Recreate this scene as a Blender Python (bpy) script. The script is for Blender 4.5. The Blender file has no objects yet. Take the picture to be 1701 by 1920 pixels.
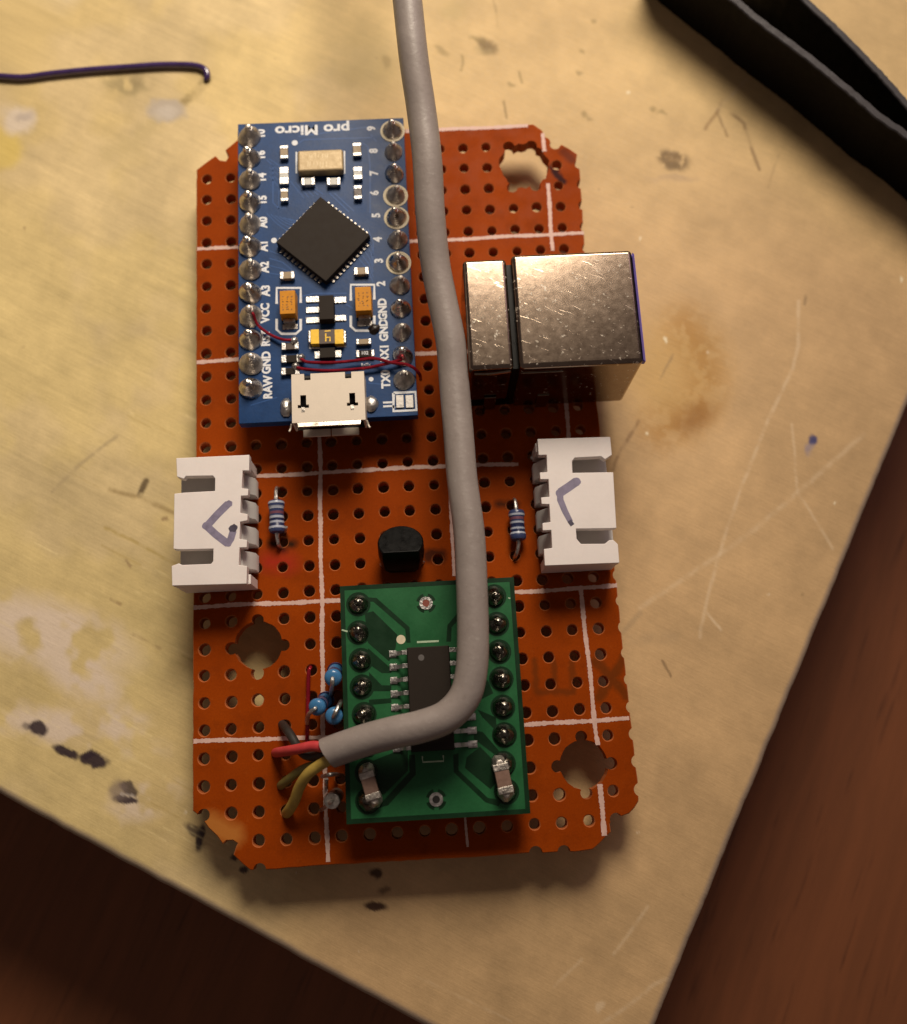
import bpy, bmesh, math, random
import numpy as np
from mathutils import Vector, Matrix

S = 0.001                      # every length below is in millimetres
rng = random.Random(7)
sc = bpy.context.scene
COL = sc.collection

# ------------------------------------------------------------------ camera
F_PX = 1773.328
R_CV = np.array([[0.9983551919, -0.0553226135, 0.0150439074],
                 [-0.0503459528, -0.9715157342, -0.2315652460],
                 [0.0274261873, 0.2304269657, -0.9727030470]])
CAM = np.array([3.01636, -27.2103, 91.84928])
cd = bpy.data.cameras.new('camera')
cam = bpy.data.objects.new('camera', cd); COL.objects.link(cam); sc.camera = cam
cd.sensor_fit = 'VERTICAL'; cd.sensor_height = 24.0; cd.lens = 24.0 * F_PX / 1920.0
cd.clip_start = 0.005; cd.clip_end = 20.0
Rb = R_CV.T @ np.diag([1., -1., -1.])
M4 = Matrix([list(Rb[i]) + [CAM[i] * S] for i in range(3)] + [[0, 0, 0, 1]])
cam.matrix_world = M4
cd.dof.use_dof = True; cd.dof.focus_distance = 0.0885; cd.dof.aperture_fstop = 15.0

# ------------------------------------------------------------------ light
w = bpy.data.worlds.new('World'); sc.world = w; w.use_nodes = True
bg = w.node_tree.nodes['Background']
bg.inputs[0].default_value = (1.0, 0.77, 0.69, 1); bg.inputs[1].default_value = 0.098

def lamp(name, loc, target, size, power, color, spread=180):
    ld = bpy.data.lights.new(name, 'AREA'); ld.shape = 'DISK'; ld.size = size * S
    ld.energy = power; ld.color = color; ld.spread = math.radians(spread)
    o = bpy.data.objects.new(name, ld); COL.objects.link(o)
    o.location = Vector(loc) * S
    o.rotation_euler = (Vector(target) - Vector(loc)).to_track_quat('-Z', 'Y').to_euler()
    return o
lamp('warm_lamp', (26, 158, 165), (-22, 22, -4), 102, 0.166, (1.0, 0.87, 0.70), 90)
lamp('pale_lamp', (118, 150, 150), (10, 5, -4), 115, 0.052, (1.0, 0.74, 0.86))

sc.view_settings.view_transform = 'Standard'; sc.view_settings.look = 'None'
sc.view_settings.exposure = 0.0; sc.view_settings.gamma = 1.0
try: sc.view_settings.use_curve_mapping = False
except Exception: pass

# ------------------------------------------------------------------ helpers
def P(u, v, z=0.0):
    """Photo sight line through (u, v), cut at height z: a point in mm."""
    d = R_CV.T @ np.array([(u - 850.5) / F_PX, (v - 960.0) / F_PX, 1.0])
    q = CAM + d * ((z - CAM[2]) / d[2])
    return (float(q[0]), float(q[1]), float(z))
def PX(X, Y, Z):
    W0 = [R_CV[i, 0] * (X - CAM[0]) + R_CV[i, 1] * (Y - CAM[1]) + R_CV[i, 2] * (Z - CAM[2]) for i in range(3)]
    return 850.5 + F_PX * W0[0] / W0[2], 960.0 + F_PX * W0[1] / W0[2]
def grid(c, r): return ((c - 7.5) * 2.54, -(r - 14) * 2.54)

def catmull(pts, n=12):
    p = [np.array(q, float) for q in pts]
    p = [2 * p[0] - p[1]] + p + [2 * p[-1] - p[-2]]
    out = []
    for i in range(1, len(p) - 2):
        for k in range(n):
            t = k / n
            a, b, c, d = p[i - 1], p[i], p[i + 1], p[i + 2]
            out.append(0.5 * ((2 * b) + (-a + c) * t + (2 * a - 5 * b + 4 * c - d) * t * t + (-a + 3 * b - 3 * c + d) * t ** 3))
    out.append(p[-2])
    return out

class MB:
    def __init__(s): s.v = []; s.f = []; s.m = []; s.mi = 0
    def add(s, vs, fs):
        o = len(s.v); s.v += [tuple(map(float, q)) for q in vs]
        for f in fs: s.f.append([i + o for i in f]); s.m.append(s.mi)
        return s
    def box(s, x0, x1, y0, y1, z0, z1, taper=0.0):
        t = taper
        v = [(x0, y0, z0), (x1, y0, z0), (x1, y1, z0), (x0, y1, z0), (x0 + t, y0 + t, z1), (x1 - t, y0 + t, z1), (x1 - t, y1 - t, z1), (x0 + t, y1 - t, z1)]
        return s.add(v, [(3, 2, 1, 0), (4, 5, 6, 7), (0, 1, 5, 4), (1, 2, 6, 5), (2, 3, 7, 6), (3, 0, 4, 7)])
    def rbox(s, c, sx, sy, z0, z1, ang=0.0):
        ca, sa = math.cos(ang), math.sin(ang); v = []
        for z in (z0, z1):
            for dx, dy in ((-1, -1), (1, -1), (1, 1), (-1, 1)):
                a, b = dx * sx / 2, dy * sy / 2
                v.append((c[0] + a * ca - b * sa, c[1] + a * sa + b * ca, z))
        return s.add(v, [(3, 2, 1, 0), (4, 5, 6, 7), (0, 1, 5, 4), (1, 2, 6, 5), (2, 3, 7, 6), (3, 0, 4, 7)])
    def prism(s, poly, z0, z1):
        a = sum(poly[i][0] * poly[(i + 1) % len(poly)][1] - poly[(i + 1) % len(poly)][0] * poly[i][1] for i in range(len(poly)))
        if a < 0: poly = poly[::-1]
        n = len(poly)
        v = [(p[0], p[1], z0) for p in poly] + [(p[0], p[1], z1) for p in poly]
        f = [tuple(range(n - 1, -1, -1)), tuple(range(n, 2 * n))] + [(i, (i + 1) % n, n + (i + 1) % n, n + i) for i in range(n)]
        return s.add(v, f)
    def sheet(s, poly, z):
        a = sum(poly[i][0] * poly[(i + 1) % len(poly)][1] - poly[(i + 1) % len(poly)][0] * poly[i][1] for i in range(len(poly)))
        if a < 0: poly = poly[::-1]
        return s.add([(p[0], p[1], z) for p in poly], [tuple(range(len(poly)))])
    def lathe(s, prof, c=(0, 0, 0), n=20, axis=None, jit=0.0):
        """prof: (radius, height) pairs along the axis from c."""
        ax = Vector(axis or (0, 0, 1)).normalized()
        e1 = ax.orthogonal().normalized(); e2 = ax.cross(e1); c = Vector(c)
        v = []
        for r, h in prof:
            for k in range(n):
                t = 2 * math.pi * k / n; rr = r * (1 + rng.uniform(-jit, jit))
                v.append(c + ax * h + e1 * rr * math.cos(t) + e2 * rr * math.sin(t))
        f = []
        for i in range(len(prof) - 1):
            for k in range(n):
                k2 = (k + 1) % n
                f.append((i * n + k, i * n + k2, (i + 1) * n + k2, (i + 1) * n + k))
        f.append(tuple(range(n - 1, -1, -1))); f.append(tuple((len(prof) - 1) * n + k for k in range(n)))
        return s.add(v, f)
    def tube(s, pts, r, n=12, cap=True, smooth=True, steps=10):
        path = catmull(pts, steps) if smooth else [np.array(q, float) for q in pts]
        path = [Vector(q) for q in path]; m = len(path)
        t0 = (path[1] - path[0]).normalized(); e = t0.orthogonal().normalized(); v = []
        for i, q in enumerate(path):
            t = (path[min(i + 1, m - 1)] - path[max(i - 1, 0)]).normalized()
            e = (e - t * e.dot(t)).normalized(); b = t.cross(e)
            rr = r(i / (m - 1)) if callable(r) else r
            for k in range(n):
                a = 2 * math.pi * k / n
                v.append(q + e * rr * math.cos(a) + b * rr * math.sin(a))
        f = [(i * n + k, i * n + (k + 1) % n, (i + 1) * n + (k + 1) % n, (i + 1) * n + k) for i in range(m - 1) for k in range(n)]
        if cap: f += [tuple(range(n - 1, -1, -1)), tuple((m - 1) * n + k for k in range(n))]
        return s.add(v, f)
    def ring(s, c, r0, r1, z, n=28):
        v = [(c[0] + r * math.cos(2 * math.pi * k / n), c[1] + r * math.sin(2 * math.pi * k / n), z) for r in (r0, r1) for k in range(n)]
        return s.add(v, [(k, n + k, n + (k + 1) % n, (k + 1) % n) for k in range(n)])
    def disc(s, c, r, z, n=24, jit=0.0):
        return s.sheet([(c[0] + r * (1 + rng.uniform(-jit, jit)) * math.cos(2 * math.pi * k / n), c[1] + r * (1 + rng.uniform(-jit, jit)) * math.sin(2 * math.pi * k / n)) for k in range(n)], z)
    def strip(s, pts, wd, z):
        """a flat stroke of constant width with square ends"""
        p = [Vector((q[0], q[1])) for q in pts]; L = []; Rr = []
        for i, q in enumerate(p):
            d = (p[min(i + 1, len(p) - 1)] - p[max(i - 1, 0)]).normalized(); nrm = Vector((-d.y, d.x))
            wi = wd[i] if isinstance(wd, (list, tuple)) else wd
            L.append(q + nrm * wi / 2); Rr.append(q - nrm * wi / 2)
        n = len(p)
        v = [(q.x, q.y, z) for q in L] + [(q.x, q.y, z) for q in Rr]
        return s.add(v, [(n + i, n + i + 1, i + 1, i) for i in range(n - 1)])
    def text(s, string, size, c, ang, z, bold=0.0, sx=1.0):
        cu = bpy.data.curves.new('lettering', 'FONT'); cu.body = string; cu.size = size; cu.align_x = 'CENTER'; cu.align_y = 'CENTER'
        cu.offset = bold; cu.resolution_u = 3
        o = bpy.data.objects.new('lettering', cu); COL.objects.link(o)
        dg = bpy.context.evaluated_depsgraph_get(); me = o.evaluated_get(dg).to_mesh()
        ca, sa = math.cos(ang), math.sin(ang)
        s.add([(c[0] + q.co.x * sx * ca - q.co.y * sa, c[1] + q.co.x * sx * sa + q.co.y * ca, z) for q in me.vertices], [tuple(p.vertices) for p in me.polygons])
        o.evaluated_get(dg).to_mesh_clear()
        bpy.data.objects.remove(o); bpy.data.curves.remove(cu)
        return s
    def mesh(s, name, mats, org=(0, 0, 0)):
        me = bpy.data.meshes.new(name)
        me.from_pydata([((q[0] - org[0]) * S, (q[1] - org[1]) * S, (q[2] - org[2]) * S) for q in s.v], [], s.f)
        for m in (mats if isinstance(mats, (list, tuple)) else [mats]): me.materials.append(m)
        me.polygons.foreach_set('material_index', s.m); me.update()
        return me
    def build(s, name, mats, parent=None, bevel=0.0, smooth=True, angle=35, seg=2, origin=None):
        porg = Vector((0, 0, 0)) if parent is None else Vector(parent['_o'])
        org = Vector(origin) if origin is not None else porg
        o = bpy.data.objects.new(name, s.mesh(name, mats, org)); COL.objects.link(o)
        o.location = (org - porg) * S; o['_o'] = list(org)
        if parent is not None: o.parent = parent
        finish(o, bevel, smooth, angle, seg)
        return o

def finish(o, bevel=0.0, smooth=True, angle=35, seg=2):
    if smooth:
        me = o.data
        me.polygons.foreach_set('use_smooth', [True] * len(me.polygons))
        if bevel <= 0: me.set_sharp_from_angle(angle=math.radians(angle))
    if bevel > 0:
        b = o.modifiers.new('edge', 'BEVEL'); b.width = bevel * S; b.segments = seg; b.limit_method = 'ANGLE'; b.angle_limit = math.radians(40)
        b.harden_normals = smooth

def root(name, loc, label, cat):
    o = bpy.data.objects.new(name, None); COL.objects.link(o); o.location = Vector(loc) * S; o['_o'] = list(loc)
    o.empty_display_size = 0.005
    o['label'] = label; o['category'] = cat
    return o
def place(src, parent, loc, rot=0.0, scale=1.0):
    """a copy of a part (shares its mesh) at another place (mm) under PARENT"""
    c = src.copy(); COL.objects.link(c); c.parent = parent
    c.location = (Vector(loc) - Vector(parent['_o'])) * S; c.rotation_euler = (0, 0, rot); c.scale = (scale,) * 3; c['_o'] = list(loc)
    return c

# ------------------------------------------------------------------ materials
class NT:
    def __init__(s, name):
        s.m = bpy.data.materials.new(name); s.m.use_nodes = True; s.t = s.m.node_tree
        s.b = s.t.nodes['Principled BSDF']; s.x = s.n('ShaderNodeTexCoord').outputs['Object']
        mp = s.n('ShaderNodeMapping'); mp.inputs['Scale'].default_value = (1000,) * 3; s.l(s.x, mp.inputs[0]); s.mm = mp.outputs[0]
    def n(s, k): return s.t.nodes.new(k)
    def l(s, a, b): s.t.links.new(a, b)
    def noise(s, scale, detail=4, rough=.55, vec=None, out='Fac', dist=0.0):
        n = s.n('ShaderNodeTexNoise'); n.inputs['Scale'].default_value = scale; n.inputs['Detail'].default_value = detail
        n.inputs['Roughness'].default_value = rough; n.inputs['Distortion'].default_value = dist
        s.l(vec or s.mm, n.inputs['Vector']); return n.outputs[out]
    def ramp(s, fac, lo, hi, a=0.0, b=1.0):
        n = s.n('ShaderNodeMapRange'); n.inputs[1].default_value = lo; n.inputs[2].default_value = hi; n.inputs[3].default_value = a; n.inputs[4].default_value = b
        n.clamp = True; s.l(fac, n.inputs[0]); return n.outputs[0]
    def mix(s, fac, a, b, mode='MIX'):
        n = s.n('ShaderNodeMix'); n.data_type = 'RGBA'; n.blend_type = mode
        for v, k in ((fac, 0), (a, 6), (b, 7)):
            if hasattr(v, 'is_linked'): s.l(v, n.inputs[k])
            elif k == 0: n.inputs[0].default_value = v
            else: n.inputs[k].default_value = (*v, 1) if len(v) == 3 else v
        return n.outputs[2]
    def math(s, op, a, b=0.0):
        n = s.n('ShaderNodeMath'); n.operation = op
        for v, k in ((a, 0), (b, 1)):
            if hasattr(v, 'is_linked'): s.l(v, n.inputs[k])
            else: n.inputs[k].default_value = v
        return n.outputs[0]
    def vmath(s, op, a, b=None):
        n = s.n('ShaderNodeVectorMath'); n.operation = op
        for v, k in ((a, 0), (b, 1)):
            if v is None: continue
            if hasattr(v, 'is_linked'): s.l(v, n.inputs[k])
            else: n.inputs[k].default_value = v
        return n.outputs['Value'] if op in ('DOT_PRODUCT', 'LENGTH', 'DISTANCE') else n.outputs[0]
    def seg(s, a, b, vec):
        """distance (mm) to the segment a-b in the object's own xy"""
        A = (a[0], a[1], 0.0); B = (b[0] - a[0], b[1] - a[1], 0.0); L2 = max(B[0] ** 2 + B[1] ** 2, 1e-6)
        pa = s.vmath('SUBTRACT', vec, A)
        h = s.math('DIVIDE', s.vmath('DOT_PRODUCT', pa, B), L2)
        n = s.n('ShaderNodeClamp'); s.l(h, n.inputs[0])
        sc_ = s.n('ShaderNodeVectorMath'); sc_.operation = 'SCALE'; sc_.inputs[0].default_value = B; s.l(n.outputs[0], sc_.inputs['Scale'])
        return s.vmath('DISTANCE', pa, sc_.outputs[0])
    def set(s, k, v):
        i = s.b.inputs[k]
        if hasattr(v, 'is_linked'): s.l(v, i)
        else: i.default_value = (*v, 1) if isinstance(v, tuple) and len(v) == 3 and i.type == 'RGBA' else v
    def bump(s, h, strength, dist=0.1):
        n = s.n('ShaderNodeBump'); n.inputs['Strength'].default_value = strength; n.inputs['Distance'].default_value = dist * S
        s.l(h, n.inputs['Height']); s.l(n.outputs[0], s.b.inputs['Normal'])

def mat(name, col, rough=.5, metal=0.0, var=.18, vs=1.2, bump=0.0, bs=6.0, rvar=.12, spec=.5, coat=0.0, trans=0.0, sub=0.0):
    t = NT(name)
    n1 = t.noise(vs, 5); n2 = t.noise(vs * 7, 3)
    f = t.math('ADD', t.math('MULTIPLY', n1, .65), t.math('MULTIPLY', n2, .35))
    lo = tuple(c * (1 - var) for c in col); hi = tuple(min(1, c * (1 + var)) for c in col)
    t.set('Base Color', t.mix(t.ramp(f, .32, .68), lo, hi))
    t.set('Roughness', t.ramp(n1, .3, .7, max(.02, rough - rvar), min(1, rough + rvar)))
    t.set('Metallic', metal); t.set('Specular IOR Level', spec)
    if coat: t.set('Coat Weight', coat); t.set('Coat Roughness', .12)
    if trans: t.set('Transmission Weight', trans)
    if sub:
        t.set('Subsurface Weight', sub); t.set('Subsurface Radius', (.4, .3, .25)); t.set('Subsurface Scale', .0006)
    if bump: t.bump(t.noise(bs, 4), bump, .08)
    return t.m

M = {}
M['solder'] = mat('solder', (.55, .51, .46), .30, 1.0, .35, 1.6, .6, 2.6, .1)
M['solder_rough'] = mat('solder_rough', (.50, .46, .41), .42, .9, .5, 2.0, .8, 5.0, .15)
M['tin'] = mat('tinned_metal', (.55, .53, .51), .38, 1.0, .25, 3.0, .6, 5.0, .12)
M['solder_dark'] = mat('dark_solder', (.20, .185, .16), .24, 1.0, .4, 1.6, .6, 2.6, .08)
M['pad'] = mat('pad_metal', (.42, .40, .38), .5, .8, .3, 1.5, .3, 3, .1)
M['chip'] = mat('chip_plastic', (.024, .018, .014), .62, 0, .06, 1.5, .08, 14, .04, .12)
M['black'] = mat('black_plastic', (.003, .003, .003), .36, 0, .2, 1.5, .12, 10, .1, .12)
M['blue_pcb'] = mat('blue_solder_mask', (.006, .040, .138), .42, 0, .20, .35, .12, 4, .06, .22)
M['blue_trace'] = mat('blue_trace', (.022, .075, .23), .42, 0, .15, .8, 0, 6, .06, .22)
M['silk'] = mat('white_silkscreen', (.66, .68, .72), .6, 0, .16, 4)
M['green_dark'] = mat('green_mask_bare', (.004, .026, .009), .40, 0, .2, .7, 0, 6, .06, .25)
M['green'] = mat('green_mask_copper', (.016, .105, .036), .42, 0, .16, .5, .1, 5, .06, .25)
M['gold'] = mat('crystal_can', (.40, .30, .165), .5, .25, .12, 2.5, .25, 9)
M['ceramic'] = mat('tan_ceramic', (.28, .20, .11), .5, 0, .2, 4)
M['ceramic_white'] = mat('pale_ceramic', (.52, .52, .49), .5, 0, .12, 4)
M['ceramic_brown'] = mat('brown_ceramic', (.20, .12, .09), .45, 0, .15, 4)
M['tantalum'] = mat('tantalum_orange', (.56, .225, .008), .5, 0, .12, 2, .1, 8, .05, .2)
M['ink_brown'] = mat('brown_marking', (.16, .06, .010), .6)
M['yellow'] = mat('yellow_print', (.85, .52, .015), .4, 0, .12, 3)
M['dark_brown'] = mat('dark_brown_body', (.060, .034, .022), .45)
M['red_enamel'] = mat('red_enamel', (.33, .012, .028), .2, .55, .2, 1, 0, 6, .05, .6)
M['usb_steel'] = mat('usb_steel', (.66, .58, .48), .55, .15, .05, .9, .12, 8, .05, .3)
M['usb_edge'] = mat('usb_edge_steel', (.85, .78, .66), .3, .9, .1, 2)
M['recess_shade'] = mat('painted_recess_shade', (.012, .009, .008), .7)  # near-black colour stands for the shade inside ports and holes
M['white_plastic'] = mat('white_nylon', (.76, .70, .675), .48, 0, .035, .4, .06, 8, .06, .5, 0, 0, .12)
M['nylon_shaded'] = mat('nylon_shaded', (.60, .58, .555), .55, 0, .05, .6)  # the white nylon again, with shading put into its colour
M['marker'] = mat('purple_marker', (.20, .175, .26), .55, 0, .25, 1.8)
M['marker_dark'] = mat('purple_marker_dot', (.05, .04, .07), .5, 0, .3, 3)
M['blue_resistor'] = mat('blue_lacquer', (.045, .17, .36), .25, 0, .14, 1.2, .1, 4, .06)
M['resistor_grey'] = mat('blue_grey_lacquer', (.034, .048, .125), .3, 0, .15, 1.2)
M['band_white'] = mat('band_white', (.36, .39, .47), .35)
M['band_navy'] = mat('band_navy', (.010, .016, .060), .3)
M['band_violet'] = mat('band_violet', (.15, .055, .085), .35)
def sheath_material():
    t = NT('grey_sheath')
    n = t.noise(.3, 4); f = t.noise(2.2, 5, .65); sp = t.noise(6.0, 2)
    c = t.mix(t.ramp(n, .3, .7), (.250, .213, .196), (.295, .253, .234))
    c = t.mix(t.ramp(f, .60, .74, 0, .35), c, (.42, .39, .35)); c = t.mix(t.ramp(f, .40, .30, 0, .30), c, (.19, .16, .14))
    c = t.mix(t.ramp(sp, .70, .78, 0, .5), c, (.46, .42, .38))
    t.set('Base Color', c); t.set('Roughness', t.ramp(f, .3, .7, .34, .5)); t.set('Specular IOR Level', .5)
    t.bump(t.math('ADD', n, t.math('MULTIPLY', f, .35)), .3, .25)
    return t.m
M['sheath'] = sheath_material()
M['red_insul'] = mat('red_insulation', (.52, .045, .05), .5, 0, .12, 1)
M['black_insul'] = mat('black_insulation', (.022, .019, .016), .5, 0, .2, 1)
M['yellow_insul'] = mat('yellow_insulation', (.40, .275, .055), .55, 0, .18, 1)
M['olive_insul'] = mat('olive_insulation', (.20, .17, .045), .55, 0, .2, 1)
M['purple_wire'] = mat('purple_insulation', (.050, .024, .11), .2, 0, .25, .8, .1, 4, .06, .9, .5)
M['tool'] = mat('black_coating', (.0045, .004, .0045), .55, 0, .3, .8, .3, 5, .1, .10)
M['tool_edge'] = mat('worn_highlit_black_edge', (.020, .017, .019), .6, 0, .6, 1.2, .5, 4)  # lit top edge painted as a lighter tone, together with wear
M['grid_ink'] = mat('pale_pink_ink', (.60, .40, .34), .65, 0, .16, 1.5)
M['glass_diode'] = mat('diode_body', (.20, .13, .10), .3, 0, .2, 2)
M['soot'] = mat('flux_residue', (.014, .007, .004), .35, 0, .4, 2)
M['lip_flare'] = mat('violet_flare_lip', (.15, .11, .48), .45, .2, .1, 1)  # violet edge flare put into the lip colour

# ------------------------------------------------------------------ table (setting)
def table_material():
    t = NT('table_wood')
    mp = t.n('ShaderNodeMapping'); mp.vector_type = 'TEXTURE'; mp.inputs['Rotation'].default_value = (0, 0, math.radians(64)); mp.inputs['Scale'].default_value = (22, 2.2, 3)
    t.l(t.mm, mp.inputs[0])
    g = t.noise(1.0, 6, .6, mp.outputs[0], dist=.6)
    mp2 = t.n('ShaderNodeMapping'); mp2.vector_type = 'TEXTURE'; mp2.inputs['Rotation'].default_value = (0, 0, math.radians(64)); mp2.inputs['Scale'].default_value = (9, .62, 2)
    t.l(t.mm, mp2.inputs[0]); pores = t.noise(1.0, 3, .5, mp2.outputs[0])
    c = t.mix(t.ramp(g, .25, .78), (.160, .056, .022), (.230, .077, .029))
    c = t.mix(t.ramp(pores, .62, .78, 0, .55), c, (.035, .012, .007))
    t.set('Base Color', c); t.set('Roughness', .55); t.set('Specular IOR Level', .3)
    t.bump(pores, .3, .1)
    return t.m
ZT = -31.0
mb = MB(); mb.add([(-500, -500, ZT), (500, -500, ZT), (500, 500, ZT), (-500, 500, ZT)], [(0, 1, 2, 3)])
tb = mb.build('table', table_material()); tb['kind'] = 'structure'; tb['label'] = 'orange brown wooden table top with dark grain below the plywood'

# ------------------------------------------------------------------ plywood board
ZW = -4.5
nrs = np.random.RandomState(3)
_G = nrs.rand(256, 256)
def vn(x, y):
    xi = np.floor(x).astype(int); yi = np.floor(y).astype(int); fx = x - xi; fy = y - yi
    fx = fx * fx * (3 - 2 * fx); fy = fy * fy * (3 - 2 * fy)
    g = lambda a, b: _G[a % 256, b % 256]
    return (g(xi, yi) * (1 - fx) + g(xi + 1, yi) * fx) * (1 - fy) + (g(xi, yi + 1) * (1 - fx) + g(xi + 1, yi + 1) * fx) * fy
def fbm(x, y, o=4):
    s = 0; a = .5; t = 0
    for k in range(o): s = s + a * vn(x * 2 ** k + 17.3 * k, y * 2 ** k + 9.1 * k); t += a; a *= .55
    return s / t
def sstep(a, b, x):
    t = np.clip((x - a) / (b - a), 0, 1); return t * t * (3 - 2 * t)

def plywood():
    e1 = np.array([-39.51, 22.56]); e1 /= np.linalg.norm(e1)
    e2 = np.array([e1[1], -e1[0]]); e2 = e2 if e2[1] > 0 else -e2
    a0 = np.array([-0.3, -52.94]); b0 = np.array([38.67, -24.89])
    # corner where the two edge lines meet
    A = np.array([[e1[0], -e2[0]], [e1[1], -e2[1]]]); tt = np.linalg.solve(A, b0 - a0); cn = a0 + e1 * tt[0]
    head = np.array([0, .0001, .05, .12, .22, .34, .48, .64, .82])
    st = .16
    s1 = np.concatenate([head, np.arange(1.0, 106, st), np.arange(108, 260, 8.)])       # along e1
    s2 = np.concatenate([head, np.arange(1.0, 128, st), np.arange(130, 260, 8.)])       # along e2
    U, V = np.meshgrid(s1, s2, indexing='ij')
    wob1 = .10 * (fbm(V * .5, V * 0 + 3.1, 3) - .5) * 2; wob2 = .08 * (fbm(U * .5, U * 0 + 8.1, 3) - .5) * 2
    X = cn[0] + e1[0] * U + e2[0] * V + e1[0] * wob1 * (U < 2) + e2[0] * wob2 * (V < 2)
    Y = cn[1] + e1[1] * U + e2[1] * V + e1[1] * wob1 * (U < 2) + e2[1] * wob2 * (V < 2)
    def drop(s, r): q = np.clip(r - s, 0, r); return r - np.sqrt(np.maximum(r * r - q * q, 0))
    Z = ZW - np.maximum(drop(U, .75), drop(V, .85))
    low = (U == 0) | (V == 0); Z[low] = ZW - 4.0
    px, py = PX(X, Y, np.full_like(X, ZW))
    nz = lambda sx, sy, o=4, k=0: fbm(px * sx + k, py * sy + k, o)
    # grain runs parallel to the lower-left edge (e1)
    gr = fbm(U * .10, V * 1.3, 4); gr2 = fbm(U * .25 + 40, V * 3.2, 3); blot = fbm(X * .11 + 5, Y * .11 + 2, 4)
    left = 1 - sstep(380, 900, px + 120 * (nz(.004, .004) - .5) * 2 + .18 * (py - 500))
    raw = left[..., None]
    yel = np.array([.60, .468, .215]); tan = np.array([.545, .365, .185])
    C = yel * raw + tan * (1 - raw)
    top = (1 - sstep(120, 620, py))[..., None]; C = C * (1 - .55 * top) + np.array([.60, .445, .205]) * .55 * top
    lil = sstep(.48, .66, nz(.006, .006, 4, 13))[..., None] * raw; C = C * (1 - .4 * lil) + np.array([.56, .44, .27]) * .4 * lil
    C = C * (1 + ((gr - .5) * .14 * (.25 + .75 * left) + (gr2 - .5) * .12 * (.2 + .8 * left) + (blot - .5) * .42 + (nz(.016, .016, 4, 31) - .5) * .25 + (nz(.05, .05, 3, 47) - .5) * .14))[..., None]
    C = C * (1 + (vn(X * 6, Y * 6) - .5) * .05)[..., None]
    wx = (nz(.045, .045, 3) - .5) * 2; wy = (nz(.045, .045, 3, 71) - .5) * 2
    qx = px + 7 * wx + 3 * (nz(.16, .16, 2, 3) - .5); qy = py + 7 * wy + 3 * (nz(.16, .16, 2, 55) - .5); brk = nz(.06, .06, 3, 77)
    def ell(cx, cy, rx, ry, ang=0, soft=.35):
        a = math.radians(ang); dx = qx - cx; dy = qy - cy
        u = (dx * math.cos(a) + dy * math.sin(a)) / rx; v = (-dx * math.sin(a) + dy * math.cos(a)) / ry
        return 1 - sstep(1 - soft, 1 + soft, np.sqrt(u * u + v * v))
    def line(pts, wd, soft=1.5, wob=2.0):
        d = np.full_like(px, 1e9); x = px + wob * wx; y = py + wob * wy
        for (x0, y0), (x1, y1) in zip(pts, pts[1:]):
            bx, by = x1 - x0, y1 - y0; h = np.clip(((x - x0) * bx + (y - y0) * by) / (bx * bx + by * by), 0, 1)
            d = np.minimum(d, np.hypot(x - x0 - bx * h, y - y0 - by * h))
        return (1 - sstep(wd / 2 - soft / 2, wd / 2 + soft, d)) * (.35 + .65 * sstep(.32, .56, brk))
    def put(mask, col, k=1.0):
        nonlocal C
        m = (mask * k)[..., None]; C = C * (1 - m) + np.array(col) * m
    # worn varnish film, lilac grey, with yellow raw wood between
    film = np.maximum.reduce([ell(90, 1190, 150, 60, 15, .5), ell(150, 1260, 90, 40, 30, .5), ell(130, 1370, 150, 30, 12, .6), ell(215, 1360, 60, 40, 0, .5), ell(270, 1500, 60, 32, -20, .6)])
    put(film * sstep(.3, .55, nz(.02, .02, 3, 9)), (.68, .56, .45), .9)
    put(ell(20, 60, 160, 14, -32, .8), (.74, .62, .45), .6)
    put(ell(5, 280, 40, 35), (.62, .46, .08), .55)
    # brown ring stain beside the metal socket
    put(ell(1265, 700, 85, 100, 0, .6), (.56, .35, .10), .50)
    put(line([(1285, 610), (1318, 660), (1326, 715), (1312, 760), (1280, 790), (1240, 805)], 30, 60), (.40, .20, .045), .75)
    put(ell(1305, 785, 34, 22, -35, .9), (.30, .135, .03), .75)
    put(ell(1115, 900, 30, 90, 10, .8), (.45, .29, .10), .35)
    # burns, smudges and the painted shadow of the cable
    put(ell(912, 84, 20, 13, 40, .5), (.17, .11, .04), .85); put(ell(895, 72, 16, 5, 20, .6), (.25, .18, .07), .7); put(ell(905, 95, 18, 8), (.40, .30, .14), .5)
    put(ell(1264, 302, 30, 19, 10, .4) * sstep(.30, .5, nz(.09, .09, 3, 5)), (.15, .095, .04), .9); put(ell(1262, 298, 20, 12, 0, .5), (.22, .14, .06), .8)
    put(ell(1265, 335, 40, 6, 0, .8), (.38, .27, .17), .5)
    put(ell(238, 160, 42, 15, 8, .5) * sstep(.35, .6, nz(.05, .05, 3, 2)), (.32, .25, .12), .85); put(ell(255, 150, 14, 14, 30, .5), (.25, .19, .09), .6)
    put(ell(312, 207, 36, 22, 5, .3), (.40, .345, .29), .85); put(ell(312, 212, 20, 12, 0, .6), (.50, .44, .37), .8)
    put(ell(36, 226, 30, 27, 0, .4), (.62, .53, .44), .8); put(ell(45, 218, 15, 9, 0, .6), (.38, .32, .28), .6)
    put(line([(388, 150), (372, 170), (345, 190)], 13, 7), (.26, .19, .075), .8); put(line([(285, 235), (250, 265), (205, 290)], 26, 22), (.45, .35, .16), .45)
    put(ell(700, 110, 60, 60, 0, .9), (.45, .35, .15), .4); put(ell(725, 115, 10, 10), (.28, .20, .08), .5); put(ell(665, 140, 40, 18, 10, .8), (.42, .32, .14), .45)  # soft brown patches beside the cable paint its cast shadow
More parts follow.
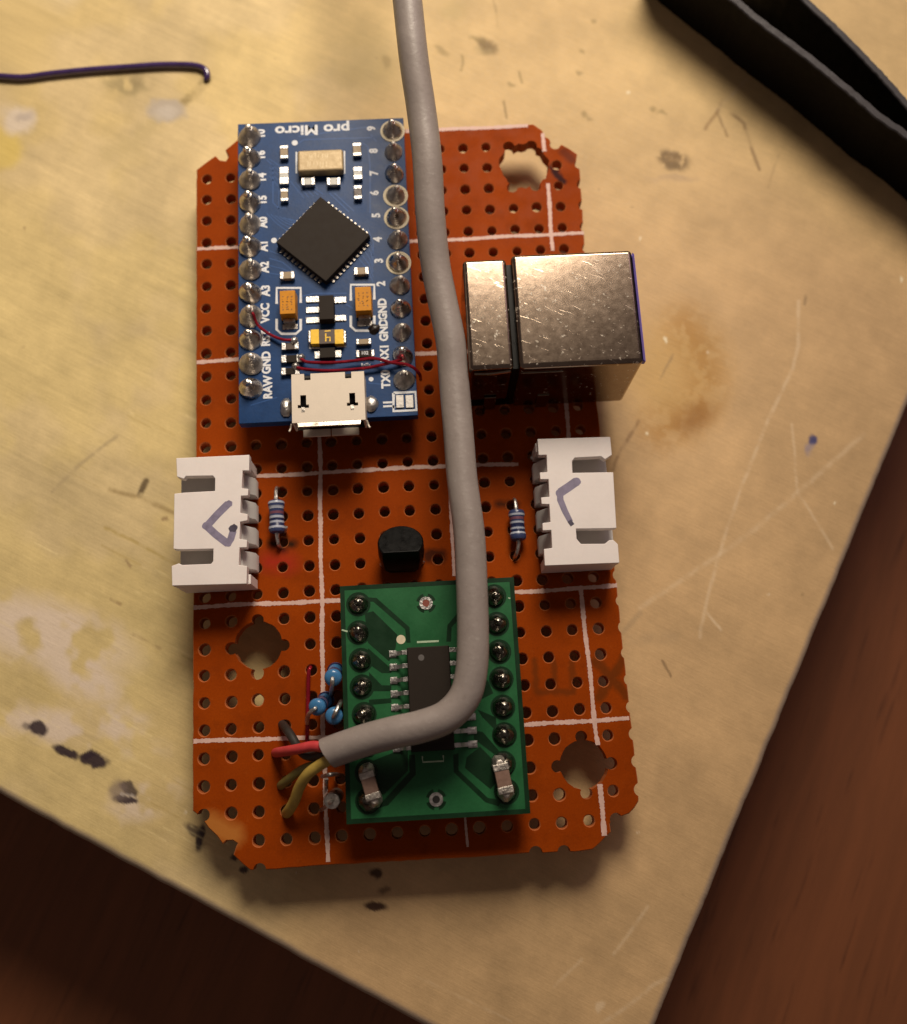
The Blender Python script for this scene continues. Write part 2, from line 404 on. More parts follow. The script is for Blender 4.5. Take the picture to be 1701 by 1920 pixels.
    put(ell(850, 20, 22, 18, 0, .8), (.42, .32, .14), .5); put(ell(830, 96, 16, 5, 30, .6), (.28, .2, .08), .6); put(line([(866, 105), (868, 118), (864, 132)], 4), (.25, .18, .07), .6)
    put(line([(925, 0), (930, 20), (932, 48)], 3.5), (.30, .21, .09), .6); put(line([(973, 135), (978, 155)], 4), (.25, .18, .07), .6); put(line([(944, 190), (950, 220)], 4), (.22, .15, .06), .7)
    for cx, cy in ((960, 160), (1090, 95), (1093, 215), (1105, 221), (1225, 205), (1085, 135), (1115, 42), (1240, 212)): put(ell(cx, cy, 6, 4, 20, .6), (.25, .18, .07), .6)
    # dark purple ink
    ink = (.032, .018, .026)
    put(ell(72, 1368, 19, 14, 20, .25), ink, .95); put(ell(50, 1362, 10, 6, 10, .5), ink, .6)
    put(ell(123, 1411, 25, 11, 27, .25), ink, .97); put(ell(175, 1425, 30, 13, 16, .25), ink, .97); put(ell(165, 1415, 12, 8, 0, .3), ink, .9)
    put(ell(240, 1478, 20, 9, 25, .3), ink, .85); put(ell(236, 1500, 21, 9, 5, .25), ink, .95); put(ell(222, 1484, 15, 18, 0, .5), (.20, .15, .13), .7); put(line([(228, 1489), (250, 1491)], 5), (.42, .37, .33), .8)
    put(ell(376, 1572, 9, 24, 8, .3), ink, .95); put(ell(362, 1556, 18, 9, 40, .4), ink, .75)
    put(ell(440, 1606, 8, 8, 0, .4), ink, .9); put(ell(457, 1634, 8, 5, 0, .4), ink, .9)
    br = (.045, .018, .010)
    put(ell(704, 1638, 13, 8, 0, .4), br, .9); put(ell(719, 1668, 11, 6, 0, .6), br, .6); put(ell(702, 1701, 21, 9, 3, .3), br, .97)
    put(ell(1524, 824, 8, 9, 0, .4), (.045, .05, .16), .95); put(ell(1518, 842, 8, 12, 20, .6), (.22, .20, .30), .6)
    # scratches
    lt = (.76, .60, .40)
    put(line([(1497, 565), (1497, 650), (1487, 690), (1440, 790), (1395, 900), (1360, 1000), (1340, 1075), (1325, 1130), (1312, 1195)], 5, 3), lt, .38)
    put(line([(1620, 815), (1495, 925), (1420, 990), (1350, 1040), (1200, 1140)], 6, 5), lt, .30)
    put(line([(1486, 795), (1491, 870), (1496, 925), (1530, 975), (1562, 1028)], 4, 2.5), lt, .34)
    put(line([(1328, 1150), (1352, 1182)], 4, 2), lt, .55); put(line([(1400, 150), (1345, 205)], 4, 3), (.55, .42, .28), .5)
    put(line([(1150, 1790), (1215, 1700)], 4, 3), lt, .35); put(line([(1130, 1920), (1230, 1845), (1260, 1830)], 5, 4), lt, .4); put(ell(1127, 1888, 8, 12, 20), lt, .5)
    put(line([(1040, 1850), (1090, 1800)], 4, 3), lt, .3); put(line([(780, 1830), (960, 1915)], 3, 2), lt, .22)
    dk = (.30, .20, .10)
    put(line([(98, 922), (150, 870), (218, 818)], 5, 3.5), (.40, .31, .17), .75); put(line([(205, 918), (262, 932), (325, 962)], 6, 4), (.30, .21, .09), .75)
    put(line([(274, 902), (263, 928)], 9, 4), (.10, .065, .03), .9); put(line([(198, 990), (250, 1015), (335, 1062)], 4, 3), (.40, .29, .09), .7)
    put(line([(237, 1050), (244, 1062)], 5), dk, .7); put(line([(208, 1123), (226, 1132)], 5), dk, .7); put(line([(250, 1190), (300, 1215)], 4, 3), dk, .5); put(ell(308, 972, 6, 4), dk, .8)
    put(line([(1322, 242), (1345, 212), (1353, 190)], 5, 3), (.28, .17, .07), .7); put(line([(1345, 212), (1364, 255)], 4, 2), (.28, .18, .08), .7)
    put(line([(1370, 212), (1395, 232), (1410, 280), (1424, 318)], 5, 3), (.24, .15, .07), .75); put(line([(1460, 290), (1440, 350)], 3, 3), dk, .35)
    put(line([(1198, 790), (1160, 850), (1150, 880)], 5, 3), (.20, .11, .05), .6); put(line([(1262, 665), (1238, 712)], 3, 2), dk, .6)
    put(line([(1243, 1240), (1258, 1268)], 4, 2), (.22, .14, .07), .7); put(line([(1512, 555), (1508, 570)], 5, 2), (.28, .19, .1), .7)
    put(line([(1170, 1185), (1200, 1150)], 6, 6), (.33, .24, .14), .45); put(line([(1180, 1200), (1265, 1195)], 12, 14), (.36, .26, .15), .35)
    for k in range(36):
        cx, cy = nrs.uniform(0, 1701), nrs.uniform(0, 1920)
        put(ell(cx, cy, nrs.uniform(1.5, 3.5), nrs.uniform(1.2, 2.2), nrs.uniform(0, 180), .6), (.32, .22, .11) if k % 3 else (.8, .68, .5), nrs.uniform(.3, .7))
    for cx, cy in ((1197, 447), (1566, 944), (1250, 635), (1212, 815), (1690, 525), (1180, 175)): put(ell(cx, cy, 2.4, 3.4, 20, .5), (.85, .76, .54), .8)
    for k in range(46):                                            # fine raised fibres on the worn left side
        cx, cy = nrs.uniform(-20, 380), nrs.uniform(760, 1640); L = nrs.uniform(20, 90)
        put(line([(cx, cy), (cx + L, cy + .5 * L)], nrs.uniform(1.2, 2.6), 2), (.42, .30, .10) if k % 2 else (.85, .70, .36), nrs.uniform(.2, .45))
    # bare, dirty edge
    edge = np.maximum(1 - sstep(.4, .9, U), 1 - sstep(.45, 1.0, V)); put(edge, (.30, .23, .185), .8)
    C = np.clip(C, .004, .9)
    n1, n2 = U.shape
    idx = np.arange(n1 * n2).reshape(n1, n2)
    F = np.stack([idx[:-1, :-1], idx[:-1, 1:], idx[1:, 1:], idx[1:, :-1]], -1).reshape(-1, 4)
    # outward normal up?
    v0, v1, v2 = [np.array([X.flat[i], Y.flat[i]]) for i in F[len(F) // 2][:3]]
    if np.cross(v1 - v0, v2 - v0) < 0: F = F[:, ::-1]
    me = bpy.data.meshes.new('plywood_board')
    co = np.stack([X, Y, Z], -1).reshape(-1, 3) * S
    me.vertices.add(len(co)); me.vertices.foreach_set('co', co.astype(np.float32).ravel())
    me.loops.add(F.size); me.loops.foreach_set('vertex_index', F.astype(np.int32).ravel())
    me.polygons.add(len(F)); me.polygons.foreach_set('loop_start', np.arange(0, F.size, 4, dtype=np.int32))
    try: me.polygons.foreach_set('loop_total', np.full(len(F), 4, np.int32))
    except Exception: pass
    me.update(calc_edges=True); me.validate()
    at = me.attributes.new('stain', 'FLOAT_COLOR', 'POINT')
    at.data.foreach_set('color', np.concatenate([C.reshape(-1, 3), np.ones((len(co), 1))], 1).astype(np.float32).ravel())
    me.polygons.foreach_set('use_smooth', [True] * len(F))
    o = bpy.data.objects.new('plywood_board', me); COL.objects.link(o)
    t = NT('worn_plywood')
    a = t.n('ShaderNodeAttribute'); a.attribute_name = 'stain'
    ang = math.atan2(e1[1], e1[0])
    mp = t.n('ShaderNodeMapping'); mp.vector_type = 'TEXTURE'; mp.inputs['Rotation'].default_value = (0, 0, ang); mp.inputs['Scale'].default_value = (2.6, .24, 1); t.l(t.mm, mp.inputs[0])
    fine = t.noise(1.0, 5, .6, mp.outputs[0]); spk = t.noise(5.0, 3)
    k = t.math('ADD', t.ramp(fine, .25, .75, .945, 1.05), t.ramp(spk, .3, .7, -.03, .03))
    cc = t.n('ShaderNodeVectorMath'); cc.operation = 'SCALE'; t.l(a.outputs['Color'], cc.inputs[0]); t.l(k, cc.inputs['Scale'])
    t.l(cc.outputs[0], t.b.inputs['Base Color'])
    t.set('Roughness', t.ramp(spk, .3, .7, .5, .7)); t.set('Specular IOR Level', .25)
    sv = t.n('ShaderNodeSeparateColor'); t.l(a.outputs['Color'], sv.inputs[0])
    t.bump(t.math('ADD', t.math('ADD', fine, t.math('MULTIPLY', spk, .6)), t.math('MULTIPLY', sv.outputs[1], 1.6)), .2, .12)
    me.materials.append(t.m)
    o['label'] = 'pale yellow plywood board with stains and scratches under the circuit board'; o['category'] = 'plywood board'
    return o
plywood()

# ------------------------------------------------------------------ circuit board
board = root('circuit_board', (0, -1, ZW), 'orange perforated circuit board with soldered blue and green modules and metal socket', 'circuit board')
HR = .555
BIG = [((P(983, 310)[0], P(983, 310)[1]), 2.72), (grid(2.03, 20.95), 2.32), (grid(14.0, 26.0), 2.28)]
def hole_xy(i, j):
    x, y = grid(i, j); r = random.Random(i * 91 + j * 7)
    return x + r.uniform(-.04, .04), y + r.uniform(-.04, .04), HR * r.uniform(.93, 1.06)
OUT = [(369, 318), (388, 303), (404, 292), (412, 300), (424, 302), (430, 292), (423, 281), (446, 262), (446, 247), (700, 243), (830, 241), (940, 236), (1000, 233),
       (1016, 244), (1022, 256), (1030, 260), (1034, 271), (1047, 276), (1053, 271), (1066, 278), (1082, 289), (1080, 302), (1086, 315), (1091, 370), (1096, 460), (1115, 720), (1156, 1098),
       (1170, 1230), (1183, 1350), (1197, 1478), (1197, 1502), (1190, 1514), (1180, 1525), (1163, 1531), (1150, 1534), (1143, 1545), (1145, 1560), (1135, 1570), (1124, 1581), (1112, 1592),
       (1080, 1597), (1000, 1599), (900, 1606), (700, 1617), (600, 1623), (520, 1629), (470, 1631), (456, 1620), (438, 1603), (442, 1590), (446, 1581), (437, 1575), (424, 1576), (418, 1582),
       (407, 1567), (391, 1552), (378, 1533), (362, 1520), (363, 1100), (368, 850)]
def perfboard():
    out = [P(u, v, 0)[:2] for u, v in OUT]
    # a slightly ragged saw cut
    rag = []
    for i, a in enumerate(out):
        b = out[(i + 1) % len(out)]; L = math.dist(a, b); n = max(1, int(L / .8))
        for k in range(n):
            t = k / n; j = .035 if L > 2 else .02
            rag.append((a[0] + (b[0] - a[0]) * t + rng.uniform(-j, j), a[1] + (b[1] - a[1]) * t + rng.uniform(-j, j)))
    def inside(x, y):
        c = False
        for i in range(len(out)):
            (x1, y1), (x2, y2) = out[i], out[i - 1]
            if (y1 > y) != (y2 > y) and x < (x2 - x1) * (y - y1) / (y2 - y1) + x1: c = not c
        return c
    def edge_d(x, y):
        d = 9
        for i in range(len(out)):
            (x1, y1), (x2, y2) = out[i], out[i - 1]; L2 = (x2 - x1) ** 2 + (y2 - y1) ** 2
            h = max(0, min(1, ((x - x1) * (x2 - x1) + (y - y1) * (y2 - y1)) / L2))
            d = min(d, math.hypot(x - x1 - h * (x2 - x1), y - y1 - h * (y2 - y1)))
        return d
    clean, cut = [], []
    for i in range(-1, 18):
        for j in range(-1, 31):
            x, y, r = hole_xy(i, j)
            db = min(math.hypot(x - c[0], y - c[1]) - R for c, R in BIG)
            if db < -r: continue
            e = edge_d(x, y); ins = inside(x, y)
            if ins and e > r + .14 and db > r + .14: clean.append((x, y, r))
            elif (ins and db <= r + .14) or (i >= 15 and 0 <= j <= 28 and e < .45) or (j == 29 and i in (2, 12, 13)) or (i < 3 and j > 26 and ins): cut.append((x, y, r * 1.08))
    cu = bpy.data.curves.new('perforated_board', 'CURVE'); cu.dimensions = '2D'; cu.fill_mode = 'BOTH'; cu.extrude = .67 * S; cu.bevel_depth = .08 * S; cu.bevel_resolution = 0; cu.offset = -.06 * S
    def spl(pts):
        s = cu.splines.new('POLY'); s.points.add(len(pts) - 1); s.use_cyclic_u = True
        for p, q in zip(s.points, pts): p.co = (q[0] * S, q[1] * S, 0, 1)
    spl(rag)
    for x, y, r in clean:
        ph = rng.uniform(0, 1); spl([(x + r * (1 + rng.uniform(-.03, .03)) * math.cos(ph + 2 * math.pi * k / 20), y + r * (1 + rng.uniform(-.03, .03)) * math.sin(ph + 2 * math.pi * k / 20)) for k in range(20)])
    co = bpy.data.objects.new('tmp', cu); COL.objects.link(co)
    dg = bpy.context.evaluated_depsgraph_get(); me = bpy.data.meshes.new_from_object(co.evaluated_get(dg))
    bpy.data.objects.remove(co)
    bm = bmesh.new(); bm.from_mesh(me); bmesh.ops.remove_doubles(bm, verts=bm.verts, dist=1e-6); bmesh.ops.recalc_face_normals(bm, faces=bm.faces); bm.to_mesh(me); bm.free()
    o = bpy.data.objects.new('perforated_board', me); COL.objects.link(o)
    for kind in (0, 1):
        mb = MB()
        if kind == 0:
            for x, y, r in cut: mb.lathe([(r, -3), (r, 3)], (x, y, 0), 18)
        else:
            for (c, R), jit in zip(BIG, (.055, .012, .012)): mb.lathe([(R, -3.1), (R, 3.1)], (c[0], c[1], 0), 40)
        if kind == 1:                                               # one wall, ragged the same way top and bottom
            n = 40
            for q in range(3):
                for k in range(n):
                    f = 1 + (rng.uniform(-.06, .06) if q == 0 else rng.uniform(-.014, .014)); c = BIG[q][0]
                    for lev in (0, 1):
                        i = (q * 2 + lev) * n + k; v = mb.v[i]; mb.v[i] = (c[0] + (v[0] - c[0]) * f, c[1] + (v[1] - c[1]) * f, v[2])
        ct = bpy.data.objects.new('cut', mb.mesh('cut', [])); COL.objects.link(ct)
        md = o.modifiers.new('cut', 'BOOLEAN'); md.object = ct; md.solver = 'EXACT'; md.operation = 'DIFFERENCE'; md.use_self = kind == 0
        dg = bpy.context.evaluated_depsgraph_get(); nm = bpy.data.meshes.new_from_object(o.evaluated_get(dg))
        o.modifiers.clear(); o.data = nm; bpy.data.objects.remove(ct)
    org = Vector(board['_o'])
    for v in o.data.vertices: v.co -= Vector((org.x, org.y, org.z + .75)) * S
    o.data.name = 'perforated_board'; o.parent = board; o['_o'] = list(org); o['label'] = 'orange brown perforated board with sawn edges and drilled holes'
    o.data.polygons.foreach_set('use_smooth', [False] * len(o.data.polygons))
    return o, clean, cut, org
def perf_material(org):
    t = NT('phenolic_board')
    loc = t.n('ShaderNodeVectorMath'); loc.operation = 'MULTIPLY'; t.l(t.mm, loc.inputs[0]); loc.inputs[1].default_value = (1, 1, 0); vec = loc.outputs[0]
    wn = t.noise(1.3, 3, out='Color'); ofs = t.vmath('MULTIPLY', t.vmath('SUBTRACT', wn, (.5, .5, .5)), (.55, .55, 0)); vw = t.vmath('ADD', vec, ofs)
    q = lambda u, v: (P(u, v)[0] - org[0], P(u, v)[1] - org[1])
    c = t.mix(t.ramp(t.noise(.13, 4), .3, .7), (.245, .036, .0016), (.315, .051, .0024))
    c = t.mix(t.ramp(t.noise(6, 4), .35, .7, 0, .30), c, (.14, .020, .002)); c = t.mix(t.ramp(t.noise(.33, 5, .65), .52, .68, 0, .32), c, (.13, .021, .002))
    c = t.mix(t.ramp(t.noise(1.9, 4, .7), .63, .70, 0, .25), c, (.38, .09, .015))
    def blot(c, segs, wd, soft, col, k):
        d = None
        for a, b in segs:
            e = t.seg(q(*a), q(*b), vw); d = e if d is None else t.math('MINIMUM', d, e)
        return t.mix(t.ramp(d, wd / 2 - soft / 2, wd / 2 + soft / 2, k, 0), c, col)
    # dark brown stencilled marks by the right edge
    c = blot(c, [((1003, 1238), (1006, 1297)), ((1038, 1243), (1041, 1297)), ((1072, 1243), (1075, 1297)), ((1006, 1297), (1075, 1297))], .62, .35, (.11, .028, .005), .62)
    c = blot(c, [((1118, 1240), (1176, 1305)), ((1172, 1232), (1124, 1308))], .95, .45, (.10, .028, .005), .66)
    # flux burns, and a dark spot beside the transistor
    c = blot(c, [((512, 1018), (548, 1020)), ((530, 1008), (532, 1030))], .9, .7, (.020, .010, .005), .95)
    c = blot(c, [((505, 1052), (540, 1056))], 1.6, 1.8, (.34, .018, .014), .75)
    c = blot(c, [((1040, 322), (1056, 340)), ((1036, 312), (1042, 320))], .75, .35, (.025, .008, .010), .95)
    c = blot(c, [((1058, 285), (1072, 298))], 1.1, .6, (.13, .025, .008), .9)
    c = blot(c, [((935, 945), (968, 946))], .7, .6, (.03, .012, .006), .8)
    c = blot(c, [((805, 1042), (825, 1042))], 1.4, .6, (.03, .010, .006), .85)  # dark spot right of the transistor
    c = blot(c, [((395, 1545), (436, 1565))], 2.0, 1.2, (.48, .19, .04), .7)
    ge = t.n('ShaderNodeNewGeometry'); sx = t.n('ShaderNodeSeparateXYZ'); t.l(ge.outputs['True Normal'], sx.inputs[0])
    c = t.mix(t.ramp(sx.outputs[2], .80, .95, .75, 0), c, (.42, .13, .045))          # sawn and drilled phenolic is paler
    t.set('Base Color', c); t.set('Roughness', t.ramp(t.noise(.6, 3), .3, .7, .42, .6)); t.set('Specular IOR Level', .03)
    t.bump(t.noise(4, 3), .12, .06)
    return t.m
pf, clean, cut, porg = perfboard()
pf.data.materials.clear(); pf.data.materials.append(perf_material(porg))
HOLES = clean + cut

def grid_lines():
    mb = MB()
    def line(pts, wd):
        p = [P(u, v, 0)[:2] for u, v in pts]; dense = []
        for a, b in zip(p, p[1:]):
            n = max(2, int(math.dist(a, b) / .12))
            dense += [(a[0] + (b[0] - a[0]) * k / n, a[1] + (b[1] - a[1]) * k / n) for k in range(n)]
        dense.append(p[-1]); ph = rng.uniform(0, 50)
        hz = abs(p[0][0] - p[-1][0]) > abs(p[0][1] - p[-1][1]); lo, hi = [], []
        for k, (x, y) in enumerate(dense):
            s = (x if hz else y)
            w1 = wd / 2 * (1 + .08 * math.sin(s * 1.9 + ph) + .07 * math.sin(s * 5.3 + ph * 2) + rng.uniform(-.2, .2)); c = (y if hz else x) + .03 * math.sin(s * .8 + ph)
            a, b = c - w1, c + w1 * (1 + rng.uniform(-.1, .1))
            for hx, hy, r in HOLES:
                t0, c0 = (x - hx, hy) if hz else (y - hy, hx)
                if abs(t0) < r + .02 and abs(c - c0) < r + wd:
                    hh = math.sqrt(max(0, (r + .02) ** 2 - t0 * t0))
                    if c >= c0: a = max(a, c0 + hh)
                    else: b = min(b, c0 - hh)
            if b < a + .02: a = b = (a + b) / 2
            lo.append((x, a) if hz else (a, y)); hi.append((x, b) if hz else (b, y))
        n = len(dense)
        zz = .018 if hz else .024
        v = [(q[0], q[1], zz) for q in lo] + [(q[0], q[1], zz) for q in hi]
        f = [(i, i + 1, n + i + 1, n + i) if hz else (n + i, n + i + 1, i + 1, i) for i in range(n - 1)]
        # keep the faces looking up
        ff = []
        for q in f:
            a, b, c2 = v[q[0]], v[q[1]], v[q[2]]
            ff.append(q if (b[0] - a[0]) * (c2[1] - a[1]) - (b[1] - a[1]) * (c2[0] - a[0]) > 0 else q[::-1])
        mb.add(v, ff)
    W = .40
    line([(760, 246), (830, 243), (990, 236)], .42)
    line([(370, 467), (450, 463), (640, 457), (840, 450), (960, 443), (1095, 437)], W)
    line([(369, 679), (450, 674), (640, 668), (870, 660), (1110, 648)], W)
    line([(366, 898), (480, 893), (600, 887), (700, 880), (830, 874), (972, 870)], W)
    line([(363, 1139), (420, 1135), (520, 1131), (640, 1126), (800, 1118), (960, 1110), (1040, 1107), (1157, 1097)], W)
    line([(363, 1390), (480, 1386), (640, 1382), (985, 1359), (1080, 1353), (1180, 1347)], W)
    line([(590, 450), (596, 700), (598, 812), (602, 885), (600, 950), (604, 1130), (606, 1380), (611, 1500), (615, 1616)], W)
    line([(843, 870), (844, 930), (848, 1000), (851, 1080)], .30)
    line([(868, 1450), (873, 1535), (877, 1588)], .22)
    line([(1017, 250), (1021, 284)], W); line([(1028, 344), (1032, 420), (1037, 470)], W)
    line([(1061, 740), (1066, 822)], W)
    line([(1088, 1100), (1097, 1180), (1105, 1250), (1114, 1340), (1117, 1372), (1121, 1397)], W)
    line([(1124, 1470), (1130, 1520), (1134, 1567)], W + .05)
    o = mb.build('grid_lines', M['grid_ink'], pf, smooth=False)
grid_lines()

# ------------------------------------------------------------------ solder joints (three shapes, copied)
def joint_mesh(k, pin=True, R=1.02, H=1.15):
    r = random.Random(k); mb = MB()
    prof = [(R, 0), (R * .97, .14), (R * .86, .36), (R * .66, .62), (R * .46, .86), (R * .34, H), (R * .2, H + .06)]
    n = 20; v = []
    sx, sy = r.uniform(-.12, .12), r.uniform(-.05, .2)
    for rr, h in prof:
        for q in range(n):
            a = 2 * math.pi * q / n; j = 1 + .05 * math.sin(2 * a + k) + r.uniform(-.04, .04)
            v.append((rr * j * math.cos(a) + sx * h, rr * j * math.sin(a) + sy * h, h))
    f = [(i * n + q, i * n + (q + 1) % n, (i + 1) * n + (q + 1) % n, (i + 1) * n + q) for i in range(len(prof) - 1) for q in range(n)] + [tuple((len(prof) - 1) * n + q for q in range(n))]
    mb.add(v, f)
    if pin:
        mb.lathe([(.30, H * .6), (.29, H + .18), (.22, H + .36), (.08, H + .42)], (sx * H, sy * H, 0), 8, jit=.12)
    return mb
def joint(k, parent, m, pin=True, R=1.02, H=1.15):
    o = joint_mesh(k, pin, R, H).build('solder_joint', m, None); o['_o'] = [0, 0, 0]
    return o

# ------------------------------------------------------------------ blue microcontroller board
ZM = 4.2
mc_poly = [P(444, 232, ZM)[:2], P(757, 221, ZM)[:2], P(783, 783, ZM)[:2], P(453, 790, ZM)[:2]]
x0m, x1m, y0m, y1m = -14.85, 2.56, 3.42, 36.6
mb = MB(); mb.box(x0m, x1m, y0m, y1m, ZM - 1.25, ZM)
mcu = mb.build('microcontroller_board', M['blue_pcb'], board, .06); mcu['label'] = 'blue microcontroller board with diamond chip and small usb port'
def q2(u, v, dz=0.0): return P(u, v, ZM + dz)
def sbox(mb, u0, v0, u1, v1, h, dz0=0.02, taper=0.0):
    """a box whose TOP face covers the given photo rectangle"""
    a = P(u0, v1, ZM + h); b = P(u1, v0, ZM + h); sk = (P(u1, v1, ZM + h)[0] - P(u1, v0, ZM + h)[0]) * 0
    mb.box(a[0], b[0], a[1], b[1], ZM + dz0, ZM + h, taper); return mb
# traces
mb = MB()
def tr(pts, wd=.13): mb.strip([q2(u, v) for u, v in pts], wd, ZM + .008)
for k in range(6): tr([(500 + k * 8, 400 + k * 2), (520 + k * 8, 420 - k), (548 + k * 8, 440 - k * 6)], .10)
for k in range(5): tr([(545 + k * 9, 340 + k * 2), (570 + k * 9, 372 - k * 2)], .10)
tr([(618, 362), (655, 398)]); tr([(627, 362), (664, 396)])
tr([(680, 268), (690, 275), (694, 310), (694, 400)]); tr([(700, 258), (570, 262), (560, 268)]); tr([(690, 238), (560, 256)]); tr([(695, 252), (706, 266)])
for k in range(6): tr([(660 + k * 6, 470 - k * 8), (690 + k * 2, 505 - k * 10), (700, 530 - k * 10)], .10)
for k in range(4): tr([(505, 470 + k * 14), (530, 480 + k * 12), (548, 500 + k * 6)], .11)
tr([(565, 556), (590, 550), (650, 550)]); tr([(648, 570), (662, 578)]); tr([(500, 300), (512, 310), (512, 380), (524, 392)])
for k in range(5): tr([(523 + 3 * k, 392), (523 + 3 * k, 350 - 8 * k), (505, 330 - 8 * k)], .09)
tr([(690, 718), (730, 722)]); tr([(470, 760), (520, 745)])
mb.build('trace', M['blue_trace'], mcu, smooth=False)
# white print
mb = MB(); ZS = ZM + .022
up = math.radians(90)
for s_, u, v in (('10', 490, 251), ('16', 490, 291), ('14', 492, 333), ('15', 493, 375), ('A0', 494, 417), ('A1', 495, 461), ('A2', 497, 501), ('A3', 499, 545),
                 ('VCC', 498, 587), ('RST', 499, 634), ('GND', 500, 680), ('RAW', 503, 726),
                 ('9', 697, 241), ('8', 701, 283), ('7', 702, 325), ('6', 703, 362), ('5', 706, 404), ('4', 709, 449), ('3', 711, 489), ('2', 715, 532),
                 ('GND', 718, 580), ('GND', 720, 619), ('RX1', 722, 662), ('TX0', 724, 711), ('J1', 728, 757)):
    mb.text(s_, 1.16, q2(u, v), up, ZS, .055, .9)
mb.text('pro Micro', 1.62, q2(586, 243), math.radians(180), ZS, .05, 1.18)
def sl(pts, wd=.26): mb.strip([q2(u, v) for u, v in pts], wd, ZS)
def bracket(u0, v0, u1, v1, br):
    sl([(u0, v0 + 30), (u0, v0), (u1, v0), (u1, v0 + 28)]); sl([(u0, v1 - 28), (u0, v1 - 8), (u0 + 9, v1), (u1 - 9, v1), (u1, v1 - 8), (u1, v1 - 28)])
bracket(519, 540, 564, 626, 0); bracket(658, 534, 702, 620, 0)
sl([(581, 632), (581, 653), (600, 653)], .16); sl([(648, 628), (648, 650), (632, 650)], .16)
mb.disc(q2(553, 268), .32, ZS, 16); mb.disc(q2(696, 711), .24, ZS, 16); mb.disc(q2(514, 451), .3, ZS, 14)
sl([(556, 285), (556, 325)], .16); sl([(646, 283), (646, 326)], .16)
sl([(738, 737), (738, 771), (781, 769), (779, 735), (738, 737)], .28)
mb.build('lettering', M['silk'], mcu, smooth=False)
# pin joints
J = [joint(k, None, M['solder'] if k % 2 else M['solder_rough'], True) for k in range(4)]
rows = [34.9 - k * (27.9 / 11) for k in range(12)]
first = set()
def put_joint(k, parent, loc, rot, sc_=1.0):
    place(J[k], parent, loc, rot, sc_)
for k, y in enumerate(rows):
    put_joint(k % 4, mcu, (-13.62, y, ZM + .01), rng.uniform(-.5, .5), rng.uniform(1.10, 1.17))
    put_joint((k * 3 + 1) % 4, mcu, (1.36, y + .1, ZM + .01), rng.uniform(-.5, .5), rng.uniform(.94, 1.03))
M['cream_ring'] = mat('bare_pad_ring', (.66, .58, .41), .6, 0, .12, 3)
for k in (0, 3, 4, 6):
    mb = MB(); mb.lathe([(1.26, 0), (1.29, .03), (1.27, .05), (1.12, .05), (1.08, .02)], (1.36, rows[k] + .1, ZM + .015), 32); mb.build('pad_ring', M['cream_ring'], mcu)
# processor
c = q2(606, 447, .9); hs = 3.35
mb = MB(); mb.rbox(c, 2 * hs, 2 * hs, ZM + .05, ZM + .9, math.radians(45 + 2)); chip = mb.build('processor_chip', M['chip'], mcu, .05); chip['label'] = 'dark brown square chip turned to a diamond'
mb = MB(); ca, sa = math.cos(math.radians(47)), math.sin(math.radians(47))
for side in range(4):
    for k in range(11):
        t = -2.6 + k * .52; a, b = [(t, -hs), (hs, t), (t, hs), (-hs, t)][side]; w_, h_ = ((.26, .5), (.5, .26))[side % 2]
        a2, b2 = a + (0, .14, 0, -.14)[side], b + (-.14, 0, .14, 0)[side]
        mb.rbox((c[0] + a2 * ca - b2 * sa, c[1] + a2 * sa + b2 * ca), w_, h_, ZM + .01, ZM + .16, math.radians(47))
mb.build('chip_lead', M['solder_rough'], chip, .02)
# crystal
mb = MB(); sbox(mb, 558, 278, 643, 322, 1.15); cr = mb.build('crystal', M['gold'], mcu, .28, seg=3); cr['label'] = 'gold coloured metal crystal can'
mb = MB(); zc = ZM + 1.156
for k in range(7):
    u = 580 + k * 6 + rng.uniform(-1, 1); mb.strip([P(u, 288 + rng.uniform(0, 3), zc), P(u + rng.uniform(-2, 2), 296, zc)], .07, zc); mb.strip([P(u - 3, 303, zc), P(u - 3 + rng.uniform(-2, 2), 312 + rng.uniform(-3, 3), zc)], .07, zc)
mb.build('engraving', mat('engraved_can', (.52, .42, .26), .5, .2), cr, smooth=False)
# two-ended small parts
def smd(u0, v0, u1, v1, h, body, name='capacitor', vert=False, frac=.26, parent=None):
    parent = parent or mcu
    a = P(u0, v1, ZM + h); b = P(u1, v0, ZM + h); X0, X1, Y0, Y1 = a[0], b[0], a[1], b[1]; g = .03
    mb = MB()
    if vert: mb.box(X0 + g, X1 - g, Y0 + (Y1 - Y0) * frac, Y1 - (Y1 - Y0) * frac, ZM + .05, ZM + h - .02)
    else: mb.box(X0 + (X1 - X0) * frac, X1 - (X1 - X0) * frac, Y0 + g, Y1 - g, ZM + .05, ZM + h - .02)
    o = mb.build(name, body, parent, .03); mb = MB()
    if vert: mb.box(X0, X1, Y0, Y0 + (Y1 - Y0) * frac, ZM + .01, ZM + h); mb.box(X0, X1, Y1 - (Y1 - Y0) * frac, Y1, ZM + .01, ZM + h)
    else: mb.box(X0, X0 + (X1 - X0) * frac, Y0, Y1, ZM + .01, ZM + h); mb.box(X1 - (X1 - X0) * frac, X1, Y0, Y1, ZM + .01, ZM + h)
    mb.build('end_cap', M['tin'], o, .06)
    return o
smd(565, 332, 590, 347, .55, M['ceramic_white']); smd(613, 332, 638, 347, .55, M['ceramic_white'])
smd(525, 508, 552, 523, .55, M['ceramic']); smd(664, 500, 691, 515, .55, M['ceramic'])
smd(525, 272, 540, 297, .5, M['ceramic'], vert=True); smd(526, 353, 540, 377, .5, M['ceramic'], vert=True)
smd(662, 267, 677, 292, .5, M['ceramic'], vert=True); smd(664, 347, 678, 373, .5, M['dark_brown'], 'resistor', vert=True)
smd(663, 312, 679, 336, .5, M['ceramic_white'], vert=True, frac=.36)
